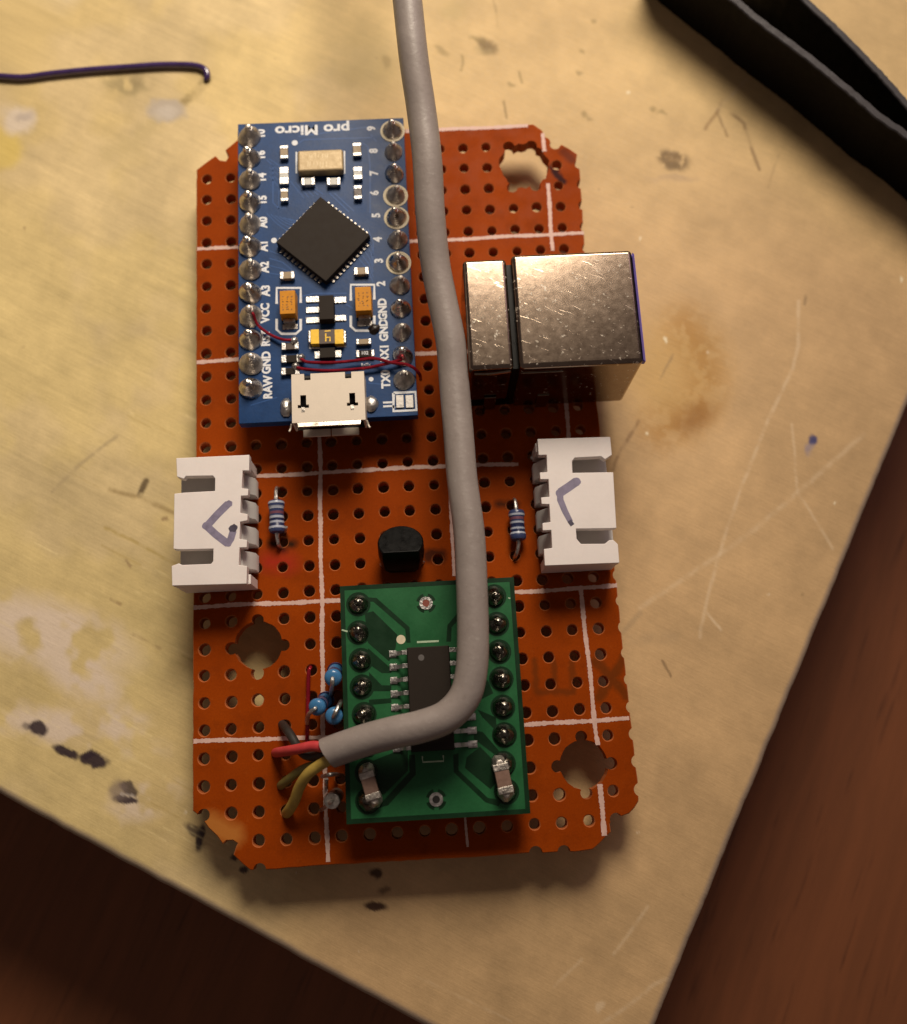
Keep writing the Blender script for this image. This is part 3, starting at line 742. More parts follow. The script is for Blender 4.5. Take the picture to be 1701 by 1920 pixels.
smd(524, 312, 541, 345, .45, M['ceramic_white'], 'resistor', vert=True, frac=.40)
smd(528, 641, 560, 656, .45, M['dark_brown'], 'resistor'); smd(527, 664, 566, 680, .45, M['chip'], 'resistor'); smd(527, 688, 562, 703, .45, M['chip'], 'resistor')
smd(668, 634, 696, 646, .5, M['ceramic'], frac=.2); r102 = smd(668, 655, 702, 670, .45, M['chip'], 'resistor', frac=.18)
mb = MB(); mb.text('102', .50, P(684, 662, ZM + .45), 0, ZM + .455, .01); mb.build('lettering', M['silk'], r102, smooth=False)
mb = MB(); mb.text('RxTx', .42, q2(686, 684), math.radians(0), ZS, .01); mb.build('lettering', M['silk'], mcu, smooth=False)
# tantalum capacitors
for (u0, v0, u1, v1) in ((524, 543, 554, 590), (666, 536, 696, 584)):
    h = 1.6; mb = MB(); sbox(mb, u0, v0, u1, v1, h, .1, .05); o = mb.build('tantalum_capacitor', M['tantalum'], mcu, .05)
    a = P(u0, v1, ZM + h); b = P(u1, v0, ZM + h); mb = MB(); g = .25
    mb.box(a[0] + g, b[0] - g, a[1] - .42, a[1] - .0, ZM + .02, ZM + .75); mb.box(a[0] + g, b[0] - g, b[1] + .0, b[1] + .38, ZM + .02, ZM + .75)
    mb.rbox(((a[0] + b[0]) / 2, a[1] - .6), 1.5, .55, ZM + .008, ZM + .05); mb.build('end_cap', M['solder'], o, .04)
    mb = MB(); zc = ZM + h + .004
    for col in range(3):
        for k in range(6):
            uu = u0 + 7 + col * 8 + rng.uniform(-.7, .7); vv = v0 + 14 + k * 4.6
            if col == 2 and k == 4: continue
            pts = [P(uu + rng.uniform(-2.4, 2.4), vv + rng.uniform(-1.6, 1.6), zc) for _ in range(3)]; mb.strip(pts, .085, zc)
    mb.build('marking', M['ink_brown'], o, smooth=False)
# regulator
mb = MB(); sbox(mb, 598, 552, 626, 600, 1.1, .08, .04); rg = mb.build('regulator_chip', M['chip'], mcu, .06)
def lead(parent, u0, v0, u1, v1, h=.14, name='chip_lead', m='tin'):
    a = q2(u0, v1, h); b = q2(u1, v0, h); mb = MB(); mb.box(a[0], b[0], a[1], b[1], ZM + .01, ZM + h); mb.build(name, M[m], parent, .03)
for v in (561, 581, 600): lead(rg, 574, v - 6, 599, v + 6)
for v in (562, 596): lead(rg, 626, v - 6, 649, v + 6)
a = P(604, 603, ZM + .2); mb = MB(); mb.rbox(a, .95, .3, ZM + .01, ZM + .3); 
# fuse
mb = MB(); sbox(mb, 598, 617, 628, 645, .75); fz = mb.build('fuse', M['dark_brown'], mcu, .03)
for u0, u1 in ((583, 598), (628, 644)):
    mb = MB(); sbox(mb, u0, 617, u1, 645, .76); mb.build('end_cap', M['yellow'], fz, .04)
for u0, u1 in ((578, 583), (644, 649)):
    mb = MB(); sbox(mb, u0, 619, u1, 643, .5); mb.build('solder_fillet', M['tin'], fz, .1)
mb = MB(); zc = ZM + .756; k_ = lambda u, v: P(u, v, zc)
mb.strip([k_(611, 625), k_(611, 640)], .13, zc); mb.strip([k_(611, 633), k_(619, 632), k_(619, 640)], .13, zc + .001); mb.strip([k_(609, 621), k_(620, 620)], .12, zc)
mb.build('marking', M['yellow'], fz, smooth=False)
# diode under the fuse
mb = MB(); sbox(mb, 600, 651, 628, 671, .7); dd = mb.build('diode', M['chip'], mcu, .05)
lead(dd, 590, 658, 600, 672, .2); lead(dd, 628, 656, 640, 670, .2)
# J1 pads
for u0, u1 in ((743, 757), (761, 775)):
    a = q2(u0, 766); b = q2(u1, 741); mb = MB(); mb.box(a[0], b[0], a[1], b[1], ZM + .01, ZM + .14); mb.build('solder_pad', M['pad'], mcu, .06)
# usb port
hU = 2.55; zu = ZM + hU
def usb_port():
    t = .22
    q = lambda u, v: P(u, v, zu)[:2]
    Xl, Xr = q(547, 740)[0], q(684, 740)[0]; Yt, Yb = q(615, 699)[1], q(615, 790)[1]
    W = Xr - Xl
    def X(u): return Xl + (u - 547) / 137.0 * W
    def Y(v): return Yt + (v - 699) / 91.0 * (Yb - Yt)
    # top wall, cut out of strips so that the two latch windows are real openings
    mb = MB(); y_a, y_b, y_c = Y(739), Y(757), Y(761)
    def T(u0, u1, v0, v1, z0=zu - t, z1=zu): mb.box(X(u0), X(u1), Y(v1), Y(v0), z0, z1)
    T(547, 571, 699, 711); T(583, 648, 699, 711); T(660, 684, 699, 711)
    T(547, 684, 711, 739); T(547, 563, 739, 757); T(574, 655, 739, 757); T(666, 684, 739, 757)
    T(547, 558, 757, 763); T(579, 650, 757, 763); T(671, 684, 757, 763); T(547, 684, 763, 790)
    mb2 = MB()
    bm_in = mb
    o = mb.build('usb_port', M['usb_steel'], mcu, 0, smooth=False); o['label'] = 'cream coloured metal micro usb port'
    # side walls, floor, back, flared front lip
    mb = MB(); mb.box(X(547), X(547) + t, Y(790), Y(699), ZM + .05, zu - t); mb.box(X(684) - t, X(684), Y(790), Y(699), ZM + .05, zu - t)
    mb.build('side_wall', M['usb_steel'], o, .03)
    mb = MB(); x0, x1 = X(556), X(676); yb = Y(790)
    mb.add([(x0, yb, zu), (x1, yb, zu), (x1 - .1, yb - .45, zu + .05), (x0 + .1, yb - .45, zu + .05), (x0, yb, zu - t), (x1, yb, zu - t), (x1 - .1, yb - .45, zu - t + .02), (x0 + .1, yb - .45, zu - t + .02)],
           [(3, 2, 1, 0), (4, 5, 6, 7), (0, 1, 5, 4), (1, 2, 6, 5), (2, 3, 7, 6), (3, 0, 4, 7)])
    mb.build('front_lip', M['usb_edge'], o, .04)
    mb = MB(); mb.box(X(562), X(614), yb - .75, yb - .02, ZM + .25, ZM + .5); mb.box(X(616), X(668), yb - .75, yb - .02, ZM + .25, ZM + .5); mb.build('lower_lip', M['usb_steel'], o, .05)
    mb = MB(); mb.box(X(547) + t, X(684) - t, Y(789), Y(700), ZM + .06, ZM + .22); mb.box(X(547) + t, X(684) - t, Y(706), Y(701), ZM + .22, zu - t - .01)
    mb.build('inside_wall', M['recess_shade'], o)
    mb = MB()
    for u in (568, 660): mb.rbox((X(u), Y(766)), .32, .5, zu + .002, zu + .03)
    mb.build('latch', M['solder'], o, .01)
    for u0, u1, v0, v1 in ((526, 546, 744, 782), (685, 707, 740, 772)):
        a = P(u0, v1, ZM + .3); b = P(u1, v0, ZM + .3); mb = MB(); c = ((a[0] + b[0]) / 2, (a[1] + b[1]) / 2)
        n = 16; prof = [(1, 0), (.95, .15), (.6, .4), (.2, .5)]
        v = [(c[0] + r * (b[0] - a[0]) / 1.7 * math.cos(2 * math.pi * k / n) * (1 + rng.uniform(-.08, .08)), c[1] + r * (b[1] - a[1]) / 2 * math.sin(2 * math.pi * k / n) * (1 + rng.uniform(-.08, .08)), ZM + .01 + h) for r, h in prof for k in range(n)]
        mb.add(v, [(i * n + k, i * n + (k + 1) % n, (i + 1) * n + (k + 1) % n, (i + 1) * n + k) for i in range(3) for k in range(n)] + [tuple(3 * n + k for k in range(n))]); mb.build('solder_tab', M['tin'], o)
    for u, d in ((545, -1), (686, 1)):
        mb = MB(); mb.tube([(X(u), Y(790), zu - .3), (X(u) + d * .12, Y(797), zu - .5), (X(u) + d * .25, Y(803), zu - .4)], .09, 8); mb.build('corner_tab', M['usb_steel'], o)
usb_port()
# red enamelled wires on the blue board
def wire(parent, pts, r, m, name='wire', n=10, label=None):
    mb = MB(); mb.tube(pts, r, n); o = mb.build(name, M[m], parent); 
    if label: o['label'] = label
    return o
Zq = lambda u, v, h: P(u, v, ZM + h)
wire(mcu, [Zq(468, 583, .9), Zq(475, 589, 1.1), Zq(479, 601, .75), Zq(487, 613, .55), Zq(508, 628, .4), Zq(532, 637, .55), Zq(556, 637, .5)], .15, 'red_enamel', 'jumper_wire')
wire(mcu, [Zq(563, 672, .55), Zq(578, 679, .6), Zq(620, 680, .75), Zq(660, 677, .6), Zq(700, 672, .7), Zq(735, 680, .9), Zq(760, 683, .95), Zq(776, 690, .8), Zq(787, 702, .1), Zq(789, 712, -2.0)], .16, 'red_enamel', 'jumper_wire')
wire(mcu, [Zq(552, 687, .5), Zq(570, 692, .6), Zq(620, 695, .6), Zq(680, 691, .5), Zq(712, 685, .6), Zq(740, 678, .6), Zq(754, 674, .7)], .16, 'red_enamel', 'jumper_wire')
for u, v in ((565, 671), (555, 688), (468, 584), (552, 640)):
    a = Zq(u, v, .3); mb = MB(); mb.lathe([(.42, 0), (.4, .15), (.28, .35), (.1, .48)], (a[0], a[1], ZM + .3), 12, jit=.15); mb.build('solder_blob', M['tin'], mcu)
# flux / black crud beside the right capacitor
a = q2(703, 617); mb = MB(); mb.lathe([(.6, 0), (.5, .12), (.3, .3), (.1, .36)], (a[0], a[1], ZM + .01), 14, jit=.25); mb.build('flux_residue', M['soot'], mcu)
# pins between the two boards
for x in (-13.62, 1.36):
    for y in rows:
        mb = MB(); mb.box(x - .3, x + .3, y - .3, y + .3, -1.2, ZM - 1.25); mb.build('header_pin', M['tin'], mcu)

# ------------------------------------------------------------------ green adapter board
ZG = 4.0
gq = lambda u, v, dz=0: P(u, v, ZG + dz)
gx0, gx1, gy0, gy1 = -5.52, 10.80, -34.25, -12.98
mb = MB(); mb.box(gx0, gx1, gy0, gy1, ZG - 1.5, ZG); grn = mb.build('adapter_board', M['green'], board, .05); grn['label'] = 'green adapter board with small black chip under the grey cable'
mb = MB()
# bare gaps in the copper read darker: border, pads, gap lines
def gs(pts, wd): mb.strip([gq(u, v)[:2] for u, v in pts], wd, ZG + .006)
bw = .42
for a_, b_ in (((gx0 + bw / 2, gy0), (gx0 + bw / 2, gy1)), ((gx1 - bw / 2, gy0), (gx1 - bw / 2, gy1))): mb.strip([a_, b_], bw, ZG + .006)
for y_ in (gy0 + bw / 2, gy1 - bw / 2): mb.strip([(gx0 + bw, y_), (gx1 - bw, y_)], bw, ZG + .006)
def gp(pts, z=.008): mb.sheet([gq(u, v)[:2] for u, v in pts], ZG + z)
gp([(690, 1120), (706, 1121), (768, 1176), (770, 1205), (762, 1205), (760, 1180), (700, 1128), (690, 1128)])
gp([(672, 1152), (690, 1132), (748, 1190), (745, 1218), (732, 1222)][:0] or [(684, 1150), (700, 1146), (745, 1190), (742, 1215), (730, 1240), (690, 1205)], .009)
gp([(690, 1215), (734, 1254), (734, 1262), (716, 1262), (690, 1244)], .008); gp([(692, 1260), (716, 1285), (734, 1285), (734, 1296), (694, 1296)], .008)
gp([(692, 1312), (734, 1309), (734, 1318), (692, 1322)], .008); gp([(696, 1362), (734, 1360), (734, 1372), (698, 1420), (690, 1420)], .008)
gp([(837, 1203), (839, 1172), (856, 1152), (875, 1140), (905, 1120), (905, 1128), (862, 1160), (847, 1176), (846, 1203)])
gp([(778, 1415), (780, 1452), (728, 1510), (700, 1518), (690, 1512), (720, 1500), (768, 1448), (767, 1415)])
gp([(690, 1430), (765, 1400), (765, 1445), (720, 1490), (690, 1480)], .007)
gp([(850, 1415), (851, 1448), (910, 1504), (935, 1512), (940, 1500), (915, 1496), (860, 1444), (860, 1412)])
gp([(875, 1420), (900, 1400), (930, 1430), (935, 1462), (920, 1480), (872, 1440)], .007)
gp([(890, 1370), (905, 1372), (936, 1408), (928, 1415), (888, 1385)], .007); gp([(895, 1330), (930, 1345), (932, 1372), (905, 1345)], .007)
gp([(880, 1290), (915, 1275), (925, 1300), (885, 1320)], .007)
LP = [(672, 1133), (673, 1186), (677, 1238), (679, 1288), (683, 1340), (686, 1392), (689, 1448), (690, 1502)]
RP = [(927, 1118), (932, 1170), (936, 1222), (940, 1273), (943, 1326), (946, 1378), (944, 1432), (950, 1484)]
for u, v in LP + RP: mb.disc(gq(u, v)[:2], 1.14, ZG + .010 + rng.uniform(0, .002), 24)
for cx, cy in ((799, 1131), (818, 1499)):
    c = gq(cx, cy)
    for k in range(4):
        a0 = math.radians(90 * k + 15); seg = [a0 + math.radians(60) * i / 6 for i in range(7)]
        mb.sheet([(c[0] + .92 * math.cos(t), c[1] + .92 * math.sin(t)) for t in seg] + [(c[0] + .6 * math.cos(t), c[1] + .6 * math.sin(t)) for t in seg[::-1]], ZG + .008)
mb.build('bare_mask', M['green_dark'], grn, smooth=False)
for (cx, cy), m_ in (((799, 1131), 'dark_brown'), ((818, 1499), 'recess_shade')):
    c = gq(cx, cy); mb = MB(); mb.lathe([(.62, 0), (.62, .07), (.34, .07), (.33, .012)], (c[0], c[1], ZG + .006), 22); mb.build('via_ring', M['tin'], grn)
    mb = MB(); mb.disc((c[0], c[1]), .35, ZG + .06, 16); mb.build('via_hole', M[m_] if m_ == 'recess_shade' else mat('phenolic_glimpse', (.22, .05, .03), .6), grn, smooth=False)
mb = MB(); mb.disc(gq(752, 1199)[:2], .42, ZG + .02, 20); mb.build('test_pad', M['cream_ring'], grn, smooth=False)
mb = MB()
mb.strip([gq(782, 1204)[:2], gq(823, 1202)[:2]], .18, ZG + .02)
mb.strip([gq(792, 1418)[:2], gq(793, 1429)[:2], gq(832, 1427)[:2], gq(831, 1416)[:2]], .13, ZG + .02)
mb.strip([gq(641, 1181)[:2], gq(652, 1184)[:2]], .14, ZG + .02); mb.strip([gq(953, 1121)[:2], gq(957, 1122)[:2]], .12, ZG + .02)
mb.build('printed_outline', mat('pale_green_print', (.40, .52, .36), .6), grn, smooth=False)
mb = MB(); a = P(770, 1411, ZG + 1.75); b = P(843, 1208, ZG + 1.75); mb.box(a[0], b[0], a[1], b[1], ZG + .15, ZG + 1.75, .10)
ic = mb.build('driver_chip', M['chip'], grn, .06); ic['label'] = 'long black chip with two rows of silver leads'
mb = MB(); d_ = P(790, 1233, ZG + 1.75); mb.disc((d_[0], d_[1]), .28, ZG + 1.757, 16); mb.build('pin_dot', mat('moulded_dot', (.10, .09, .085), .6), ic, smooth=False)
yA = P(770, 1224, ZG + .3)[1]; yB = P(770, 1402, ZG + .3)[1]
for side, xs, xe in ((-1, a[0] + .05, P(735, 1300, ZG)[0]), (1, b[0] - .05, P(887, 1300, ZG)[0])):
    for k in range(8):
        y = yA + (yB - yA) * k / 7; mb = MB(); L = xe - xs
        pts = [(xs, y, ZG + .95), (xs + .30 * L, y, ZG + .90), (xs + .50 * L, y, ZG + .25), (xs + .65 * L, y, ZG + .13), (xs + L, y, ZG + .10)]
        v = [];
        for (x, yy, z) in pts: v += [(x, yy - .2, z), (x, yy + .2, z), (x, yy + .2, z + .13), (x, yy - .2, z + .13)]
        f = [(i * 4 + j, i * 4 + (j + 1) % 4, (i + 1) * 4 + (j + 1) % 4, (i + 1) * 4 + j) for i in range(4) for j in range(4)] + [(0, 3, 2, 1), (16, 17, 18, 19)]
        mb.add(v, f); mb.rbox((xs + .86 * L, y), abs(L) * .42, .62, ZG + .012, ZG + .10); mb.build('chip_lead', M['tin'], ic, .03)
JG = [joint(k + 20, None, M['solder_dark'], True, .96, .8) for k in range(3)]
for k, (u, v) in enumerate(LP + RP):
    c = gq(u, v); place(JG[k % 3], grn, (c[0], c[1], ZG + .012), rng.uniform(-.6, .6), rng.uniform(.92, 1.03))
    mb = MB(); mb.box(c[0] - .3, c[0] + .3, c[1] - .3, c[1] + .3, -1.2, ZG - 1.5); mb.build('header_pin', M['tin'], grn)
for o_ in JG + J: bpy.data.objects.remove(o_)
# the two capacitors soldered across pins
for (ua, va), (ub, vb), bw_ in (((686, 1447), (701, 1500), 1.35), ((938, 1432), (950, 1488), 1.4)):
    A_ = gq(ua, va, 1.4); B_ = gq(ub, vb, 1.4); c = ((A_[0] + B_[0]) / 2, (A_[1] + B_[1]) / 2); L = math.dist(A_[:2], B_[:2]); an = math.atan2(B_[1] - A_[1], B_[0] - A_[0])
    mb = MB(); mb.rbox(c, L * .55, bw_ * .92, ZG + .5, ZG + 1.4, an); o = mb.build('capacitor', M['ceramic_brown'], grn, .06)
    for s_ in (-1, 1):
        e = (c[0] + s_ * L * .38 * math.cos(an), c[1] + s_ * L * .38 * math.sin(an)); mb = MB(); mb.rbox(e, L * .24, bw_, ZG + .45, ZG + 1.45, an)
        mb.lathe([(.75, 0), (.62, .4), (.3, .85)], (e[0] + s_ * .35 * math.cos(an), e[1] + s_ * .35 * math.sin(an), ZG + .4), 14, jit=.12); mb.build('end_cap', M['solder_rough'], o, .08)

# ------------------------------------------------------------------ metal usb socket
ZU = 10.7
def usb_socket():
    t = NT('socket_steel')
    n1 = t.noise(1.6, 6, .65); sp = t.noise(1.7, 5, .6); sp2 = t.noise(5.5, 2)
    c = t.mix(t.ramp(n1, .3, .7), (.24, .18, .135), (.29, .225, .175))
    spots = t.math('MULTIPLY', t.ramp(sp, .60, .66), t.ramp(sp2, .45, .6))
    mp = t.n('ShaderNodeMapping'); mp.vector_type = 'TEXTURE'; mp.inputs['Rotation'].default_value = (0, 0, -.45); mp.inputs['Scale'].default_value = (2.4, .26, 1); t.l(t.mm, mp.inputs[0])
    scr = t.ramp(t.noise(1.1, 3, .5, mp.outputs[0], dist=.8), .67, .73)
    c = t.mix(t.math('MULTIPLY', spots, .75), c, (.72, .66, .56)); c = t.mix(t.math('MULTIPLY', scr, .4), c, (.7, .64, .55))
    t.set('Base Color', c); t.set('Metallic', t.math('SUBTRACT', 1.0, t.math('MULTIPLY', spots, .8)))
    t.set('Roughness', t.ramp(n1, .3, .7, .15, .18)); t.bump(t.math('ADD', sp, scr), .08, .03)
    st = t.m
    X0, X1 = 12.10, 23.62; Y0, Y1 = 5.25, 16.72; r0, r1 = 7.5, 11.62
    mb = MB(); mb.box(X0, X1, Y0, Y1, .15, ZU); o = mb.build('usb_socket', st, board, .45, seg=5); o['label'] = 'large scratched silver metal usb socket overhanging the board edge'
    mb = MB(); mb.box(r0, r1, Y0 + .1, Y1 - .30, 2.2, ZU - .1); mb.build('rear_shield', st, o, .42, seg=5)
    mb = MB(); mb.box(r1 - .05, X0 + .05, Y0 + .25, Y1 - .6, .3, ZU - .9); mb.box(r0 + .2, r1 - .1, Y0 + .3, Y1 - .6, .1, 2.2); mb.build('socket_body', M['black'], o, .05)
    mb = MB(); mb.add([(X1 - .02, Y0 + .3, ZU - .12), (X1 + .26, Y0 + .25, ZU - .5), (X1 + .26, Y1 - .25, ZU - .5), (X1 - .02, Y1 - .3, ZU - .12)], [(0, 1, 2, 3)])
    mb.v += []; mb.box(X1 + .0, X1 + .27, Y0 + .3, Y1 - .3, ZU - 1.2, ZU - .5); mb.build('front_lip', M['lip_flare'], o)  # lip tinted to imitate a violet flare along the socket edge
    mb = MB(); mb.box(X1 - .2, X1 + .02, Y0 + 1.7, Y1 - 1.7, 1.6, ZU - 1.9); mb.build('opening_shade_panel', M['recess_shade'], o)  # flat dark panel paints the shade of an opening; no real recess
    mb = MB(); mb.tube([(r0 + .5, Y0 - .02, ZU - .95), (r0 + 2, Y0 - .12, ZU - .8), (r1 - .3, Y0 - .02, ZU - .6)], .16, 8); mb.build('folded_edge', st, o)
    mb = MB(); mb.box(X0 + .2, X0 + 4.2, Y0 - .10, Y0 + .05, ZU - 1.5, ZU - 1.15); mb.build('folded_edge', st, o, .05)
    for x in (9.2, 14.5):
        mb = MB(); mb.box(x, x + 1.2, Y0 - .12, Y0 + .02, -1.2, 3.4); mb.build('mounting_tab', st, o, .04)
usb_socket()

# ------------------------------------------------------------------ white pin connectors
ZX = 4.8
def connector(kind):
    q = lambda u, v: P(u, v, ZX)[:2]
    if kind == 0:
        zz = lambda x, y: q(310 + x / 5.487, 830 + y / 5.487)
        out = [(112, 158), (866, 124), (862, 288), (796, 287), (786, 468), (856, 474), (850, 545), (778, 548), (772, 722), (848, 735), (845, 800), (770, 815), (764, 990), (842, 1000), (838, 1078), (764, 1080), (756, 1258), (842, 1268),
               (836, 1452), (70, 1472), (64, 1268), (140, 1240), (172, 1258), (470, 1246), (492, 1215), (494, 1092), (165, 1100), (84, 1094), (92, 524), (206, 512), (510, 496), (512, 368), (490, 340), (212, 344), (190, 372), (120, 350)]
        out = [(a, b) for a, b in out]
        slots_open = -1
    else:
        zz = lambda x, y: q(900 + x / 5.67, 800 + y / 5.67)
        out = [(612, 130), (1386, 106), (1404, 300), (1330, 348), (1290, 316), (1010, 330), (980, 365), (985, 490), (1318, 484), (1418, 484), (1452, 1078), (1374, 1082), (1022, 1086), (1028, 1190), (1075, 1246), (1330, 1244), (1376, 1205), (1420, 1204), (1468, 1250),
               (1484, 1448), (690, 1478), (680, 1300), (768, 1290), (758, 1100), (668, 1104), (664, 1024), (750, 1014), (738, 826), (656, 822), (650, 752), (738, 745), (730, 560), (642, 560), (636, 486), (716, 482), (710, 300), (624, 302)]
        slots_open = 1
    poly = [zz(*p) for p in out]
    t = .95
    mb = MB(); mb.prism(poly, ZX - t, ZX)
    o = mb.build('pin_connector', M['white_plastic'], board, .06, seg=2)
    o['label'] = 'white four pin connector marked with a closed purple arrow' if kind == 0 else 'white four pin connector marked with a purple arrow, beside the metal socket'
    xs = [p[0] for p in poly]; ys = [p[1] for p in poly]; xa, xb, ya, yb = min(xs), max(xs), min(ys), max(ys)
    s = slots_open
    open_x = xa if s < 0 else xb; back_x = xb if s < 0 else xa
    z0 = .35; d = lambda x: x * -s                                     # d>0 goes from the opening towards the back
    def bx(xo, xi, y0, y1, za, zb, name, m='white_plastic', bev=.06):
        mb = MB(); mb.box(min(xo, xi), max(xo, xi), y0, y1, za, zb); return mb.build(name, M[m], o, bev)
    def X(v): return open_x + d(v)
    Wd = abs(xb - xa)
    bx(X(.25), X(Wd - .12), ya + .12, ya + 1.05, z0, ZX - t, 'end_wall'); bx(X(.25), X(Wd - .12), yb - 1.05, yb - .12, z0, ZX - t, 'end_wall')
    bx(X(.2), X(Wd - 1.4), ya + 1.05, yb - 1.05, z0, 2.5, 'floor_wall', 'nylon_shaded'); 
    # back block with slanted ribs below the notches
    mb = MB(); xbk = back_x + s * .10; xin = back_x + s * 2.6
    mb.box(min(xbk + s * 1.25, xin), max(xbk + s * 1.25, xin), ya + 1.05, yb - 1.05, z0 + .8, ZX - t); mb.build('back_wall', M['white_plastic'], o, .04)
    nt = [(287, 470), (548, 725), (815, 993), (1080, 1260)] if kind == 0 else [(302, 482), (560, 745), (826, 1014), (1100, 1290)]
    for (n0, n1) in nt:
        xx = 800 if kind == 0 else 700
        y1_, y0_ = zz(xx, n0)[1], zz(xx, n1)[1]
        # rib: low and sloping out to the back, seen inside the notch
        xo = back_x - s * .02; xi2 = back_x + s * 1.3; mb = MB()
        v = [(xo, y0_, z0), (xi2, y0_, z0), (xi2, y0_, ZX - t - .25), (xi2 - s * .35, y0_, ZX - t - .25), (xo, y0_, z0 + 1.6)]; v += [(a, y1_, c) for a, b, c in v]
        f = [(0, 1, 2, 3, 4), (9, 8, 7, 6, 5)] + [(i, (i + 1) % 5 + 0, (i + 1) % 5 + 5, i + 5) for i in range(5)]
        if s > 0: f = [x[::-1] for x in f]
        f = [tuple(x[::-1]) for x in f]; mb.add(v, f); r = mb.build('rib', M['nylon_shaded'], o, .03)
        bmx = bmesh.new(); bmx.from_mesh(r.data); bmesh.ops.recalc_face_normals(bmx, faces=bmx.faces); bmx.to_mesh(r.data); bmx.free()
    mb = MB(); z = ZX + .006
    if kind == 0:
        mb.strip([zz(648, 628), zz(530, 745), zz(425, 862)], .72, z); mb.strip([zz(418, 850), zz(520, 945), zz(645, 1040)], .70, z + .002); mb.strip([zz(640, 1042), zz(675, 990), zz(700, 905)], .66, z + .004)
        mb.disc(zz(416, 856), .34, z + .006, 16, .1); mb.disc(zz(646, 1034), .36, z + .008, 16, .1); mb.disc(zz(655, 630), .34, z + .010, 16, .12)
        o2 = mb.build('ink_mark', M['marker'], o, smooth=False); mb = MB(); mb.disc(zz(699, 880), .38, z + .014, 14, .2); mb.build('ink_dot', M['marker_dark'], o, smooth=False)
    else:
        mb.strip([zz(1030, 580), zz(945, 640), zz(855, 700)], .85, z); mb.strip([zz(850, 690), zz(855, 780), zz(905, 900), zz(965, 1015)], [.62, .62, .58, .5], z + .002)
        mb.disc(zz(850, 705), .40, z + .004, 16, .1); mb.disc(zz(1028, 585), .40, z + .006, 16, .1)
        o2 = mb.build('ink_mark', M['marker'], o, smooth=False); mb = MB(); mb.strip([zz(950, 1000), zz(985, 1048)], .42, z + .008); mb.build('ink_dot', M['marker_dark'], o, smooth=False)
    return o
connector(0); connector(1)

# ------------------------------------------------------------------ lying resistors
def lying_resistor(u0, v0, u1, v1, lead0, lead1, base, bands, label):
    """axis from (u0,v0) to (u1,v1); lead0/lead1: photo points where the leads enter the board"""
    zc = 1.1; A_ = Vector(P(u0, v0, zc)); B_ = Vector(P(u1, v1, zc)); ax = B_ - A_; L = ax.length; r = .76
    prof = [(.15, -.02), (.45, .0), (.72, .12), (.80, .30), (.80, .62), (.72, .8), (.70, L / 2), (.72, L - .8), (.80, L - .62), (.80, L - .30), (.72, L - .12), (.45, L), (.15, L + .02)]
    mb = MB(); mb.lathe(prof, A_, 22, ax); o = mb.build('resistor', M[base], board); o['label'] = label
    for f, wd, m in bands:
        h = f * L; pr = lambda x: float(np.interp(x, [p[1] for p in prof], [p[0] for p in prof]))
        mb = MB(); n = 22; axn = ax.normalized(); e1 = axn.orthogonal().normalized(); e2 = axn.cross(e1); v = []
        hs_ = [h - wd / 2, h, h + wd / 2]
        for x in hs_:
            for k in range(n): tt = 2 * math.pi * k / n; rr = pr(x) + .012; v.append(A_ + axn * x + e1 * rr * math.cos(tt) + e2 * rr * math.sin(tt))
        mb.add(v, [(i * n + k, i * n + (k + 1) % n, (i + 1) * n + (k + 1) % n, (i + 1) * n + k) for i in range(2) for k in range(n)]); mb.build('colour_band', M[m], o)
    d = ax.normalized()
    for end, s_, ld in ((A_, -1, lead0), (B_, 1, lead1)):
        g = Vector(P(ld[0], ld[1], 0)); mb = MB()
        mb.tube([end, end + d * s_ * .35, (end + d * s_ * .75 + Vector((0, 0, -.1))) * .5 + Vector((g.x, g.y, .75)) * .5, (g.x, g.y, .2), (g.x, g.y, -1.3)], lambda t: .24 - .05 * min(1, t * 3), 10); mb.build('lead', M['tin'], o)
    return o
BW, BN, BV = 'band_white', 'band_navy', 'band_violet'
lying_resistor(518, 938, 520, 1000, (521, 916), (526, 1026), 'resistor_grey', [(.09, .22, BW), (.24, .28, BW), (.40, .26, BV), (.53, .24, BW), (.60, .17, BN), (.68, .2, BW), (.76, .16, BN), (.84, .22, BW)], 'blue grey banded resistor beside the connector with the closed arrow')
lying_resistor(968, 956, 972, 1014, (963, 938), (965, 1046), 'resistor_grey', [(.18, .2, BW), (.30, .26, BV), (.43, .2, BW), (.52, .24, BN), (.62, .18, BW), (.70, .14, BN), (.77, .2, BW)], 'dim blue grey banded resistor beside the connector near the metal socket')

# ------------------------------------------------------------------ transistor
def transistor():
    c = Vector((*P(754, 1060, 1.2)[:2], .9)); R = 2.24; H = 2.85; tilt = math.radians(-31)
    rot = Matrix.Rotation(tilt, 3, 'X')
    prof = [(R * math.cos(t), R * math.sin(t)) for t in [math.radians(-38 + (256) * k / 26) for k in range(27)]]
    poly = prof; n = len(poly); v = []
    for z, k in ((-.35, .70), (.25, .93), (H * .5, 1.0), (H - .15, .985), (H, .94)):
        for x, y in poly: v.append(c + rot @ Vector((x * k, (y + .6) * k, z)))
    f = [(i * n + j, i * n + (j + 1) % n, (i + 1) * n + (j + 1) % n, (i + 1) * n + j) for i in range(4) for j in range(n)] + [tuple(range(n - 1, -1, -1)), tuple(4 * n + j for j in range(n))]
    mb = MB(); mb.add(v, f); o = mb.build('transistor', M['black'], board, .08, angle=30); o['label'] = 'black half round transistor standing above the green adapter'
    for k in (-1, 0, 1):
        g = c + Vector((k * 1.27, .4, 0)); mb = MB(); mb.tube([g + Vector((0, 0, .3)), g + Vector((k * .5, 0, -.3)), (g.x + k * 1.2, g.y, -1.3)], .22, 8); mb.build('leg', M['solder_rough'], o)
transistor()

